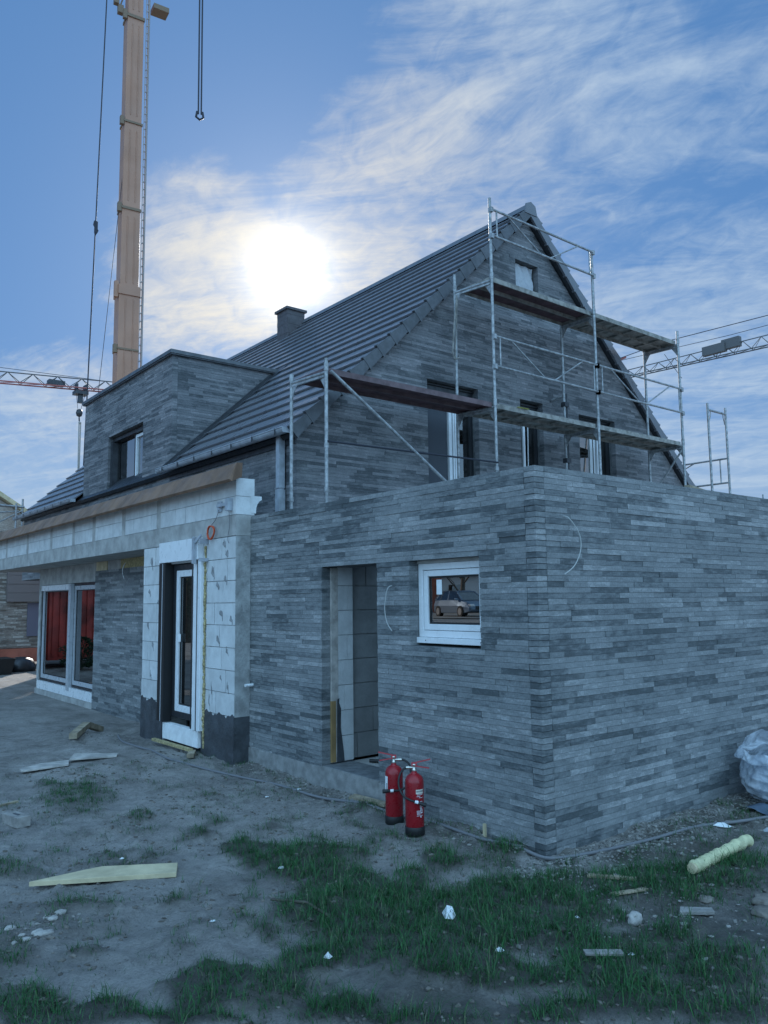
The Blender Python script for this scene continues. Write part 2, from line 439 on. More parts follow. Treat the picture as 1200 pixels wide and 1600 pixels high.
# turf patches on the site: centre and two half-axes, in metres on the ground
TURF = [[-1.55,1.49,.14,-.12,.13,.24],[-1.43,.92,.33,-.28,.22,.34],[-1.47,.48,.24,-.21,.2,.28],[-1.66,-.03,.33,-.28,.22,.3],[-1.21,-.29,.56,-.47,.3,.31],[-1.71,-.43,.35,-.3,.23,.27],[-2.22,-.38,.14,-.12,.07,.11],[-2.64,-.32,.25,-.21,.11,.22],[-2.27,-.85,.34,-.29,.1,.13],[-.73,-.44,.43,-.37,.27,.24],[-1.0,-.82,.39,-.33,.3,.25],[-1.57,-1.02,.18,-.16,.19,.18],[-1.39,-1.33,.31,-.26,.25,.19],[-1.32,-1.61,.42,-.35,.19,.13],[-.95,-1.7,.18,-.15,.28,.16],[.12,-.88,.47,-.41,.25,.15],[.76,-.96,.19,-.16,.31,.16],[.1,-.72,.3,-.26,.2,.13],[.01,-1.07,.14,-.12,.14,.08],[-.94,-1.18,.25,-.21,.19,.14],[-.6,-1.36,.17,-.15,.17,.11],[-3.34,.05,.17,-.15,.06,.23],[-3.14,-.16,.17,-.14,.05,.14],[-3.29,.71,.13,-.11,.04,.16],[-2.84,1.1,.17,-.15,.03,.1],[-2.89,1.93,.13,-.11,.03,.13],[-2.99,2.1,.08,-.07,.05,.19],[-1.93,3.99,.27,-.24,.21,.65],[-1.78,2.83,.08,-.07,.08,.19],[-.67,.36,.13,-.11,.13,.14],[-.95,.35,.08,-.07,.06,.08],[-.13,.27,.1,-.09,.16,.15],[-3.01,.48,.11,-.09,.02,.06],[-2.6,-.11,.09,-.08,.04,.07], [-2.46, -0.47, 0.2, -0.17, 0.09, 0.15], [-2.04, -0.39, 0.17, -0.14, 0.09, 0.13], [-1.7, -0.81, 0.19, -0.16, 0.13, 0.14], [-2.14, -1.08, 0.25, -0.21, 0.06, 0.07], [-2.87, -0.47, 0.23, -0.19, 0.03, 0.07], [-1.35, -0.73, 0.28, -0.23, 0.17, 0.16], [-1.66, -1.47, 0.25, -0.21, 0.08, 0.07], [-1.15, -1.9, 0.18, -0.15, 0.1, 0.05], [-0.94, -1.36, 0.26, -0.22, 0.15, 0.1], [-1.25, 0.01, 0.26, -0.22, 0.13, 0.16]]
BARE = [[-1.98,-.98,.22,-.18,.10,.14],[-1.5,-1.35,.16,-.12,.06,.08],[-.45,-1.55,.2,-.15,.1,.1]]
def ellip(x, y, T):
    m_ = np.zeros_like(x)
    for cx, cy, ux, uy, vx, vy in T:
        det = ux*vy-uy*vx; dx, dy = x-cx, y-cy
        a = (dx*vy-dy*vx)/det; b_ = (ux*dy-uy*dx)/det
        m_ = np.maximum(m_, 1.25-np.sqrt(a*a+b_*b_))
    return m_
def turf(x, y):
    m_ = ellip(x, y, TURF) - 1.2*np.clip(ellip(x, y, BARE), 0, 1)
    return m_ + .06 + fbm(x*5, y*5, 4)*1.4
_rf = random.Random(77)
FEET = []
for _i in range(120):
    _x, _y = _rf.uniform(-3.6, -.35), _rf.uniform(-1.2, 6.0)
    if _rf.random() < .5: _a = math.atan2(.8, -.25)+_rf.uniform(-.4, .4)
    else: _a = _rf.uniform(0, 6.28)
    FEET.append((_x, _y, _a, _rf.uniform(.09, .14)))
def ground_h(x, y):
    x = np.atleast_1d(np.asarray(x, float)); y = np.atleast_1d(np.asarray(y, float))
    h = -.12*sst((y-6.6)/3)*sst((9-np.abs(x))/4)
    h = h + .80*sst((-12-x)/6)                                    # the street lies a little higher
    near = np.exp(-((x+1)**2+(y-1)**2)/80)
    amp = near*.9+.1
    h = h + amp*(fbm(x*.9, y*.9, 3)*.07 + fbm(x*4.5, y*4.5, 4)*.072 + np.maximum(-.05, fbm(x*15, y*15, 3))*.040*near)
    h = h + .03*sst(turf(x, y)*1.5)*near
    h = h - .22*np.exp(-(((x+.15)/.28)**2+((y-7.75)/.35)**2))       # hollow by the wall end
    h = h + .05*np.exp(-(((x+.75)/.45)**2+((y-7.6)/.5)**2))
    h = h + .05*np.exp(-((x+.35)/.5)**2-((y+1.75)/.3)**2)
    for fx, fy, fa, fl in FEET:
        sel = (np.abs(x-fx) < .25) & (np.abs(y-fy) < .25)
        if not np.any(sel): continue
        dx_, dy_ = x[sel]-fx, y[sel]-fy; c_, s_ = math.cos(fa), math.sin(fa)
        u_, v_ = (dx_*c_+dy_*s_)/fl, (-dx_*s_+dy_*c_)/.045
        q_ = u_*u_+v_*v_; h[sel] += -.015*np.exp(-q_**1.5) + .006*np.exp(-(q_-1.9)**2*1.5)
    return h - .012

# ------------------------------------------------------------------ ground
def axis_coords(lo, hi, step, far):
    a = list(np.arange(lo, hi, step)); s = step
    left = []; x = lo
    while x > -far: s *= 1.22; x -= s; left.append(x)
    s = step; x = a[-1]; right = []
    while x < far: s *= 1.22; x += s; right.append(x)
    return np.array(left[::-1]+a+right)
gx = axis_coords(-4.6, 3.6, .0215, 4000); gy = axis_coords(-3.4, 8.4, .0225, 4000)
GX, GY = np.meshgrid(gx, gy, indexing='ij'); GZ = ground_h(GX, GY)
nx, ny = GX.shape
co = np.stack([GX, GY, GZ], -1).reshape(-1, 3)
idx = np.arange(nx*ny).reshape(nx, ny)
quads = np.stack([idx[:-1, :-1], idx[1:, :-1], idx[1:, 1:], idx[:-1, 1:]], -1).reshape(-1, 4)
def np_mesh(name, co, quads, material, k=4, smooth=True):
    me = bpy.data.meshes.new(name); me.vertices.add(len(co)); me.vertices.foreach_set('co', co.astype('f').ravel())
    me.loops.add(quads.size); me.loops.foreach_set('vertex_index', quads.astype('i').ravel())
    me.polygons.add(len(quads)); me.polygons.foreach_set('loop_start', np.arange(0, quads.size, k, dtype='i'))
    me.polygons.foreach_set('use_smooth', np.full(len(quads), smooth)); me.materials.append(material)
    me.update(calc_edges=True); me.validate()
    o = bpy.data.objects.new(name, me); col.objects.link(o); return o
g = np_mesh('ground', co, quads, M_ground); tag(g, kind='structure')
damp = sst(turf(GX, GY)*1.6)*np.where(((GX < -2.45) & (GY > .25)) | (GY > 2.2), .5, .85)
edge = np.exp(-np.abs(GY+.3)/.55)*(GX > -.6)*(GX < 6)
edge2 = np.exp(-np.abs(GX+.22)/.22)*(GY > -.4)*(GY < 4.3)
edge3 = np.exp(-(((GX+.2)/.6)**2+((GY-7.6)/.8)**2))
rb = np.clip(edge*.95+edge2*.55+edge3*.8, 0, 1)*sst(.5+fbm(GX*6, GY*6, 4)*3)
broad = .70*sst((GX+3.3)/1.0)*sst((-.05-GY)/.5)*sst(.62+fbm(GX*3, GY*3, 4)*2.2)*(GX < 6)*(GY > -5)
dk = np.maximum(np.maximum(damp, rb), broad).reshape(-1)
at = g.data.attributes.new('soil', 'FLOAT', 'POINT'); at.data.foreach_set('value', dk.astype('f'))

# grass: single blades, thick where turf grows
rg = np.random.RandomState(3)
N = 420000
bx_ = rg.uniform(-3.75, 2.2, N); by_ = rg.uniform(-2.6, 5.2, N)
mk = turf(bx_, by_)
keep = (rg.rand(N) < np.clip(mk*1.5-.02, 0, 1)**1.2) & ~((bx_ > -.03) & (by_ > -.03))
tuft = vnoise(bx_*22, by_*22)
sparse = (.80+0*bx_)*np.where(((bx_ < -2.45) & (by_ > .25)) | (by_ > 2.2), .62, 1.0)
keep &= rg.rand(N) < sparse
keep &= rg.rand(N) < (.22+.95*sst((tuft-.3)/.35))
bx_, by_, mk, tuft = bx_[keep], by_[keep], mk[keep], tuft[keep]
n = len(bx_); print('blades', n)
bz_ = ground_h(bx_, by_)
L = (.026+.066*rg.rand(n)**1.5)*(.6+.6*np.clip(mk, 0, 1))*(.7+.7*tuft); w = .0010+.0012*rg.rand(n)
L = L*np.where((bx_ < -2.45) | (by_ > 2.2), .72, 1.0)
long_ = rg.rand(n) < .025; L = np.where(long_, L*1.9, L)
th = rg.rand(n)*2*np.pi; lean = .25+1.1*rg.rand(n)
dx, dy = np.cos(th), np.sin(th); px_, py_ = -dy, dx
vs = np.zeros((n, 5, 3))
def setp(i, t, side):
    out = lean*L*t*t; hh = L*t*(1-.35*lean*t*.8)
    vs[:, i, 0] = bx_+dx*out+px_*side*w; vs[:, i, 1] = by_+dy*out+py_*side*w; vs[:, i, 2] = bz_-.004+hh
setp(0, 0, -1); setp(1, 0, 1); setp(2, .55, -.8); setp(3, .55, .8); setp(4, 1, 0)
base = np.arange(n)[:, None]*5
tris = np.concatenate([base+np.array([[0, 1, 3]]), base+np.array([[0, 3, 2]]), base+np.array([[2, 3, 4]])], 0)
gr = np_mesh('grass', vs.reshape(-1, 3), tris, M_grass, 3, False); tag(gr, 'green grass growing in patches on the bare earth', 'grass', kind='stuff')

# fine rubble, clods and grit
def ico():
    bm = bmesh.new(); bmesh.ops.create_icosphere(bm, subdivisions=1, radius=1)
    v = np.array([p.co[:] for p in bm.verts]); f = np.array([[q.index for q in p.verts] for p in bm.faces]); bm.free(); return v, f
IV, IF = ico()
def grit(name, pts, sizes, material, label, seed):
    r_ = np.random.RandomState(seed); n = len(pts)
    V = IV[None]*(1+.35*(r_.rand(n, 12, 1)-.5)*2)*(sizes[:, None, None])
    V = V*np.stack([r_.uniform(.6, 1.5, n), r_.uniform(.6, 1.5, n), r_.uniform(.3, .8, n)], -1)[:, None]
    a = r_.rand(n)*6.28; ca, sa = np.cos(a)[:, None], np.sin(a)[:, None]
    X = V[..., 0]*ca-V[..., 1]*sa; Y = V[..., 0]*sa+V[..., 1]*ca
    z = ground_h(pts[:, 0], pts[:, 1])
    V = np.stack([X+pts[:, :1], Y+pts[:, 1:2], V[..., 2]+z[:, None]+sizes[:, None]*.15], -1)
    F = (IF[None]+(np.arange(n)*12)[:, None, None]).reshape(-1, 3)
    o = np_mesh(name, V.reshape(-1, 3), F, material, 3, False); return tag(o, label, name, kind='stuff')
M_grit = mat('grit', (.20, .19, .175), .95, island=.55)
M_clod = mat('earth_clod', (.13, .115, .10), .97, island=.35, noise=(20, .3))
pa = np.stack([rg.uniform(-.5, 3.2, 5200), -np.abs(rg.normal(.06, .30, 5200))-.02], -1)
pb = np.stack([-np.abs(rg.normal(.03, .12, 1600))-.02, rg.uniform(-.2, 4.2, 1600)], -1)
pc = np.stack([rg.normal(-.35, .45, 1100), rg.normal(7.4, .6, 1100)], -1); pc = pc[pc[:, 0] < -.3+0*pc[:, 0]]
pd = np.stack([rg.normal(-3.1, .12, 160), rg.normal(.95, .12, 160)], -1)
pe = np.stack([rg.normal(-.35, .5, 500), rg.normal(-1.15, .28, 500)], -1)
pp_ = np.concatenate([pa, pb, pc, pd, pe]); grit('gravel', pp_, .003+.012*rg.rand(len(pp_))**3.2, M_grit, 'grey grit and rubble strewn along the foot of the walls', 5)
pf = np.stack([rg.uniform(-4, 2.5, 19000), rg.uniform(-2.6, 5.5, 19000)], -1)
pf = pf[~((pf[:, 0] > -.1) & (pf[:, 1] > -.1))]; cl_ = vnoise(pf[:, 0]*2.2+9, pf[:, 1]*2.2); pf = pf[cl_ > .36]
grit('soil_clods', pf, .0022+.016*rg.rand(len(pf))**4.5, M_clod, 'small clods of earth scattered over the trodden ground', 6)

# ------------------------------------------------------------------ garage annex (near building)
GH = 2.73; CO = .0425
gar = thing('garage_annex', (0, 0, 0), 'flat-roofed annex clad in slim grey clinker bricks, with open doorway and one small white window', 'garage')
DY0, DY1, DZ0, DZ1 = 1.88, 2.77, .19, 2.09
WY0, WY1, WZ0, WZ1 = .59, 1.43, 1.39, 2.095
nrow = 66; z00 = GH-nrow*CO
# long side with the door: the header column at the corner is set off by a straight joint
mbw = bricks('X', 0, -1, .108, 4.2, z00, GH, CO, (.28, .50), [(DY0, DY1, DZ0-.01, DZ1), (WY0, WY1, WZ0, WZ1)], jit=.0042, seed=11, back=.36)
rq = random.Random(5)
for r_ in range(nrow):
    za = z00+r_*CO; j = rq.choice((-.004, .003, .001, -.002, .006)) if r_ % 2 else rq.choice((0, -.001, .002))
    mbw.box(-.004-j, .104, .002+rq.uniform(0, .003), .102, za+.002, za+CO-.002, 0)
mbw.box(.02, .2, .10, .112, z00, GH, 1)
mbw.build('door_side_wall', [M_kl, M_mort], gar)
mbr = bricks('Y', 0, -1, .104, 9.55, z00, GH, CO, (.28, .50), [], jit=.0042, seed=12, back=.36)
mbr.build('long_side_wall', [M_kl, M_mort], gar)
MB().box(9.3, 9.55, .37, 5.17, 0, GH-.01).build('rear_wall', M_aac, gar)
# plinth under the door side
pl = MB(); pl.prism([(-.012, 1.35, 0-.05), (-.012, 1.5, .07), (-.012, 1.87, .165), (-.012, 4.19, .165), (-.012, 4.19, -.05)], (.1, 0, 0))
pl.box(-.014, .36, 1.872, 2.765, -.05, .178); pl.build('plinth', M_mortl, gar)
# roof slab with an unseen opening, added and sized to light the doorway interior
rf = MB(); rf.box(.37, 9.29, 2.9, 5.17, 2.40, 2.56); rf.box(4.2, 9.29, .37, 2.899, 2.40, 2.56); rf.box(.37, 4.199, .37, 1.5, 2.40, 2.56).box(2.2, 4.199, 1.501, 2.899, 2.40, 2.56).box(.37, .9, 1.501, 2.899, 2.40, 2.56)
rf.build('flat_roof', M_conc, gar)
# inside: block partition flush with the door jamb
def blockwall(axis, at, out, u0, u1, z0, z1, openings=(), seed=1, course=.25, L=.6, depth=.05, back=.1):
    return bricks(axis, at, out, u0, u1, z0, z1, course, (L*.5, L), openings, depth=depth, back=back, gap=(.009, .008), jit=.003, seed=seed)
blockwall('Y', 2.81, -1, .20, 4.2, .19, 2.40, seed=3, course=.2455).build('partition_wall', [mat('grey_block', (.27, .275, .275), .92, noise=(4, .15), island=.06, bump=(40, .3)), M_mortl], gar)
MB().box(.105, .185, 2.752, 2.775, .19, 2.085).build('door_jamb', M_board, gar)
bricks('Y', 2.755, -1, .187, .37, .19, 2.085, .2455, (.1, .4), [], depth=.01, back=.015, gap=(.004, .006), jit=.001, seed=4).build('jamb_blocks', [M_aac, M_aacj], gar)
MB().box(.100, .150, 2.745, 2.775, .195, .779).build('jamb_lath', mat('orange_lath', (.30, .19, .08), .8, noise=(6, .2)), gar)
tp = MB(); pts = [(.135, 2.703, .19)]+[(.135+.005*(i % 2), 2.703, .19) for i in range(0)]
tp.prism([(.165, 2.748, .19), (.255, 2.748, .19), (.24, 2.748, .33), (.21, 2.748, .52), (.215, 2.748, .7), (.19, 2.748, .76), (.195, 2.748, .80), (.17, 2.748, .79)], (0, .012, 0)); tp.build('tar_smear', M_bit, gar)
MB().box(.36, 4.2, .37, 2.80, .05, .17).build('floor_slab', M_conc, gar)
MB().box(4.2, 4.3, .37, 2.9, .17, 2.4).build('inner_wall', M_aac, gar)

def window(parent, axis, at, out, u0, u1, z0, z1, fw_=.06, dp=.07, fmat=None, gm=None, mull=(), name='window', sash=0, room=True):
    """frame at depth plane 'at' (outer face), glass behind; returns frame"""
    gm = gm or M_glass; fmat = fmat or M_wpvc
    def bx(m_, ua, ub, za, zb, d0, d1, mi=0):
        p, q = sorted((at-out*d0, at-out*d1))
        if axis == 'X': m_.box(p, q, ua, ub, za, zb, mi)
        else: m_.box(ua, ub, p, q, za, zb, mi)
    f = MB()
    bx(f, u0, u0+fw_, z0, z1, 0, dp); bx(f, u1-fw_, u1, z0, z1, 0, dp)
    bx(f, u0+fw_, u1-fw_, z0, z0+fw_, 0, dp); bx(f, u0+fw_, u1-fw_, z1-fw_, z1, 0, dp)
    cells = [u0+fw_]+[x for mu in mull for x in (mu-fw_*.6, mu+fw_*.6)]+[u1-fw_]
    for mu in mull: bx(f, mu-fw_*.6, mu+fw_*.6, z0+fw_, z1-fw_, 0, dp)
    fo = f.build(name, fmat, parent, bevel=.004)
    for i in range(0, len(cells), 2):
        a, b_ = cells[i], cells[i+1]
        za, zb = z0+fw_, z1-fw_
        if sash:
            s_ = MB(); g_ = .004
            bx(s_, a+g_, a+sash, za+g_, zb-g_, .008, dp+.01); bx(s_, b_-sash, b_-g_, za+g_, zb-g_, .008, dp+.01)
            bx(s_, a+sash, b_-sash, za+g_, za+sash, .008, dp+.01); bx(s_, a+sash, b_-sash, zb-sash, zb-g_, .008, dp+.01)
            s_.build('sash', fmat, fo, bevel=.004)
            a, b_, za, zb = a+sash, b_-sash, za+sash, zb-sash
        gk = MB(); gw_ = .016
        bx(gk, a, a+gw_, za, zb, dp*.45-.006, dp*.45-.001); bx(gk, b_-gw_, b_, za, zb, dp*.45-.006, dp*.45-.001)
        bx(gk, a+gw_, b_-gw_, za, za+gw_, dp*.45-.006, dp*.45-.001); bx(gk, a+gw_, b_-gw_, zb-gw_, zb, dp*.45-.006, dp*.45-.001)
        gk.build('gasket', M_black, fo)
        p_ = MB(); bx(p_, a-.003, b_+.003, za-.003, zb+.003, dp*.45, dp*.45+.006); p_.build('pane', gm, fo)
    return fo
gw = window(gar, 'X', .10, -1, WY0+.004, WY1-.004, WZ0+.052, WZ1-.03, .055, .07, M_wpvc, M_glass, sash=.055)
MB().box(.070, .17, WY0+.003, WY1-.003, WZ0+.002, WZ0+.050).build('sill', M_wpvc, gw, bevel=.004)
MB().box(.09, .17, WY0+.003, WY1-.003, WZ1-.029, WZ1-.001).build('foam_joint', M_conc, gw)
sc_ = MB()
for yy in (WY0+.07, WY1-.12): MB().tube([(.072, yy, WZ0+.026), (.068, yy, WZ0+.026)], .005, 8).build('screw', M_dmet, gw)
st = MB(); st.box(.128, .1305, 1.16, 1.225, 1.80, 1.925).build('sticker', M_wht, gw)
MB().box(.60, .62, .4, 1.6, 1.2, 2.3).build('dark_room_sheet', M_room, gar)  # dark sheet put in for the unlit room behind the pane

M_cab = mat('grey_white_cable', (.42, .43, .42), .6)
# short cables sticking out of the walls
def cable(name, pts, r_, m_, label, cat='cable'):
    pts = [Vector(p) for p in pts]; sm = []
    for i in range(len(pts)-1):
        p0, p1, p2, p3 = pts[max(i-1, 0)], pts[i], pts[i+1], pts[min(i+2, len(pts)-1)]
        for k in range(6):
            t = k/6; sm.append(.5*((2*p1)+(p2-p0)*t+(2*p0-5*p1+4*p2-p3)*t*t+(3*p1-p0-3*p2+p3)*t**3))
    sm.append(pts[-1])
    o = MB().tube(sm, r_, 6).build(name, m_); return tag(o, label, cat)
cable('wall_cable', [(.02, 1.665, 1.885), (-.03, 1.69, 1.86), (-.045, 1.715, 1.70), (-.045, 1.69, 1.57), (-.035, 1.63, 1.49)], .004, M_cab, 'white cable sticking out of the grey brick between open doorway and small window')
cable('wall_cable', [(.30, .02, 2.365), (.33, -.03, 2.355), (.41, -.06, 2.24), (.425, -.06, 2.12), (.36, -.05, 2.0), (.25, -.04, 1.93)], .004, M_cab, 'white cable curving out of the brick on the right-hand face of the annex')
cable('wall_cable', [(.62, 9.50, 2.50), (.56, 9.55, 2.42), (.55, 9.6, 2.30), (.56, 9.5, 2.15), (.57, 9.3, 2.06)], .008, M_wht, 'white cable hanging from the terrace ceiling against the dark brick panel')
tag(MB().tube([(.03, 4.12, .845), (-.10, 4.12, .845)], .017, 10).build('drain_pipe_stub', M_wht), 'short white pipe end sticking out of the annex wall beside the white block pier', 'pipe')
cable('floor_hose', [(.45, 2.6, .19), (.62, 2.35, .19), (.75, 2.15, .2), (.6, 2.0, .19), (.40, 1.92, .19)], .018, M_black, 'black hose coiled on the floor just inside the open doorway', 'hose')

# ------------------------------------------------------------------ block-built extension (middle)
XA = -.19
ext = thing('block_extension', (0, 8, 0), 'unfinished extension of white aerated blocks with concrete ring beam and overhanging canopy', 'extension')
wy0, wy1 = 5.02, 6.08
blockwall('X', XA, -1, 4.2, 6.82, .0, 2.5, [(wy0-.02, wy1+.02, .03, 2.31)], 21, .25, .5, depth=.325, back=.34).build('block_wall', [M_aac, M_aacj], ext)
# mortar smears on the blocks
rr = random.Random(9)
for (y, z, h_) in [(4.47, 2.42, .13), (4.52, 1.62, .16), (4.58, 1.32, .2), (4.36, 1.2, .12), (4.72, .72, .25), (4.78, .6, .2), (6.55, 2.3, .2), (6.6, 1.9, .12), (4.74, 2.1, .2), (4.40, 2.3, .1), (6.45, 1.2, .15), (4.42, 2.0, .12), (4.62, 1.95, .1), (4.33, .8, .14), (4.5, .9, .1), (6.62, 1.45, .16), (6.3, 1.75, .1), (4.28, 1.55, .1), (6.5, .8, .14)]:
    n_ = 13; pts = []
    for i in range(n_):
        a = 2*math.pi*i/n_; rad = rr.uniform(.45, 1.2); pts.append((XA-.0025, y+.026*rad*math.cos(a)+.03*math.sin(a*.5+z), z+h_/2*rad*math.sin(a)))
    MB().prism(pts, (.006, 0, 0)).build('mortar_smear', M_aacj, ext)
# bitumen coat up to half a metre
for (a, b_, lab) in ((4.197, wy0-.03, 0), (wy1+.03, 6.822, 1)):
    p_ = [(XA-.007, a, -.06)]; k_ = int((b_-a)/.018)
    for i in range(k_+1): p_.append((XA-.007, a+(b_-a)*i/k_, .50+.018*math.sin(i*.37+1)+.010*math.sin(i*1.07)+rr.uniform(-.008, .010)))
    p_.append((XA-.007, b_, -.06)); q = MB().prism(p_, (.02, 0, 0))
    if lab == 0: q.box(XA+.0131, .0, 4.191, 4.199, -.06, .5)
    q.build('bitumen_coat', M_bit, ext)
MB().box(XA-.0075, XA+.15, wy0-.03, wy1+.03, -.06, .03).build('threshold', M_bit, ext)
MB().box(XA+.004, -.004, 4.192, 4.198, .5, 2.50).build('smeared_return', mat('smeared_mortar', (.33, .335, .33), .95, noise=(6, .3), bump=(18, .8)), ext)
# ring beam and canopy
BL = 16.2
rb_ = MB(); rb_.box(XA, .1, 4.2, BL, 2.505, 2.74)
rb_.box(XA, XA+.2, 6.95, 7.15, 2.0, 2.5) if 0 else None
rb_.build('ring_beam', M_conc, ext)
MB().box(.101, 1.22, 4.9, BL, 2.52, 2.735).build('canopy_slab', M_conc, ext)
bw = MB(); posts = [4.62 if 0 else None]
py_list = [6.35, 7.62, 8.9, 9.9, 11.15, 12.7, 14.3]
pst = MB(); edges = [4.2]+[v for p in py_list for v in (p-.07, p+.07)]+[BL]
for i in range(0, len(edges), 2):
    bricks('X', XA, -1, edges[i], edges[i+1], 2.742, 3.162, .21, (.3, .62), [], depth=.235, back=.245, gap=(.006, .006), jit=.0015, seed=30+i, mb=bw)
bw.build('upstand_blocks', [M_aac, M_aacj], ext)
for p in py_list: MB().box(XA+.002, XA+.2, p-.069, p+.069, 2.742, 3.16).build('upstand_post', M_conc, ext)
# corbelled end block with its scooped underside
cb = [(.0, 4.2, 2.965), (.14, 4.2, 2.965), (.14, 4.2, 2.925), (.115, 4.2, 2.91), (.085, 4.2, 2.875), (.07, 4.2, 2.83), (.065, 4.2, 2.765), (.0, 4.2, 2.765)]
MB().prism([(x, y-.004, z) for x, y, z in cb], (0, .25, 0)).build('corbel_block', M_aac, ext)
# tilted formwork board along the top
bd = MB(); bd.prism([(XA+.04, 4.14, 3.163), (XA-.17, 3.98, 3.075), (XA-.20, 3.98, 3.10), (XA-.07, 4.06, 3.305), (XA+.06, 4.16, 3.33)], (0, 12.0, 0)); bd.build('formwork_board', M_ply, ext)
MB().box(XA+.26, 1.2, 4.25, BL-.2, 2.742, 2.79).build('extension_roof', M_dmet, ext)
# terrace wall and big sliding window
XW = .55
bricks('X', XW, -1, 6.9, 10.95, -.15, 2.35, CO, (.28, .50), [], jit=.004, seed=41, back=.3).build('terrace_brick_panel', [M_kl, M_mort], ext)
MB().box(XW+.02, XW+.3, 6.9, 9.75, 2.351, 2.519).build('insulation_strip', M_foam, ext)
MB().box(XW+.03, XW+.3, 9.751, 10.39, 2.352, 2.519).build('lintel', M_conc, ext)
MB().box(XW+.012, XW+.3, 10.4, 10.95, 2.352, 2.518).build('timber_packer', M_pine, ext)
MB().box(XW+.03, XW+.3, 10.96, 14.6, 2.17, 2.519).box(XW+.03, XW+.3, 14.45, 14.6, -.15, 2.169).box(XW+.0, XW+.3, 10.96, 14.6, -.2, -.02).build('window_surround', M_conc, ext)
MB().box(.1, XW+.3, 6.83, 6.89, -.1, 2.50).build('pier_return', M_aac, ext)
big = window(ext, 'X', XW+.05, -1, 10.97, 14.44, .16, 2.165, .045, .09, M_dark, M_glassd, mull=(12.35,), sash=.085, name='sliding_window')
for ch in big.children:
    if ch.name.startswith('sash'): ch.data.materials[0] = M_gpvc
MB().box(XW+.0, XW+.12, 10.97, 14.44, -.015, .155).build('sill', M_wpvc, big)
MB().box(XW-.02, XW+.049, 12.28, 12.42, .10, 2.16).build('centre_profile', M_gpvc, big)
MB().box(XW+.02, XW+.048, 12.44, 14.40, 2.05, 2.16).build('blind_housing', M_wpvc, big)
# tall window in the block wall, proud of it
tw = MB(); X1 = -.30
twf = window(ext, 'X', -.16, -1, wy0+.14, wy1-.17, .34, 2.24, .07, .08, M_dark, M_glassd, sash=.085, name='tall_window')
for ch in twf.children:
    if ch.name.startswith('sash'): ch.data.materials[0] = M_wpvc
MB().box(-.27, XA-.001, wy0-.02, wy1+.05, 2.27, 2.53).build('shutter_box', M_wpvc, twf, bevel=.004)
MB().box(-.27, -.15, wy1-.155, wy1+.03, .28, 2.266).build('black_guide', M_black, twf)
MB().box(-.275, -.271, wy1-.09, wy1-.075, .28, 2.26).build('guide_trim', M_gpvc, twf)
MB().box(-.255, -.15, wy0-.09, wy0+.11, .27, 2.262).build('white_guide', M_wpvc, twf, bevel=.006)
MB().box(-.262, -.2555, wy0-.01, wy0+.0, .27, 2.26).box(-.262, -.2555, wy0+.11, wy0+.135, .28, 2.262).build('guide_slot', M_dark, twf)
MB().box(-.235, -.15, wy0-.02, wy1-.08, .07, .265).build('sill_panel', M_wht, twf, bevel=.004)
ff = MB(); yy = wy0-.10
for i in range(60):
    z = .10+i*.039; s_ = rr.uniform(.010, .017); ff.lathe((-.195-rr.uniform(0, .012), yy+rr.uniform(-.006, .006), z), [(0, -.03), (s_, -.02), (s_*1.15, 0), (s_, .02), (0, .03)], 7)
ff.build('foam_bead', M_foam, ext)
MB().bar((-.30, 5.02, .055), (-.30, 6.12, .045), .05, .03).build('foam_sill_strip', M_foam, twf)
MB().box(-.16, -.13, 5.55, 5.60, 1.28, 1.38).build('window_sticker', M_wht, twf) if 0 else None
MB().box(-.155, -.1535, 5.68, 5.75, 1.27, 1.37).build('sticker', M_wht, twf)
# bracket above, with conduit coil hanging beside
br = MB(); br.box(XA-.02, XA-.001, 4.52, 4.62, 2.80, 2.92).box(XA-.06, XA-.02, 4.30, 4.56, 2.85, 2.885).box(XA-.07, XA-.001, 4.27, 4.33, 2.79, 2.93)
tag(br.build('wall_bracket', M_zinc), 'small galvanised bracket screwed to the block wall above the orange coil', 'bracket')
fb = MB(); fb.box(-.31, -.272, 5.02, 5.07, 2.22, 2.54).box(-.30, -.19, 4.86, 4.90, 2.45, 2.51).box(-.30, -.19, 4.86, 4.90, 2.24, 2.28).bar((-.29, 5.03, 2.47), (-.29, 4.86, 2.55), .015, .03)
tag(fb.build('fixing_bracket', M_zinc), 'grey steel fixing bracket beside the shutter box of the tall window', 'bracket')
co_ = []
for i in range(80):
    t = i/79*2*math.pi*3; rad = .085+.006*math.sin(i*.7); co_.append((XA-.03-.002*i/10, 4.74+rad*math.cos(t), 2.575+rad*.92*math.sin(t)))
tag(MB().tube(co_, .008, 6).build('conduit_coil', M_orange), 'coil of orange conduit hanging on the white block wall', 'conduit coil')
cable('bracket_wire', [(XA-.03, 4.56, 2.82), (XA-.035, 4.62, 2.72), (XA-.04, 4.72, 2.66)], .004, M_hose, 'thin grey wire running from the wall bracket down to the orange coil', 'wire')
cable('bracket_wire', [(XA-.03, 4.31, 2.80), (XA-.03, 4.29, 2.62), (XA-.03, 4.33, 2.48), (XA-.03, 4.3, 2.42)], .004, M_hose, 'thin grey wire hanging loose below the wall bracket', 'wire')

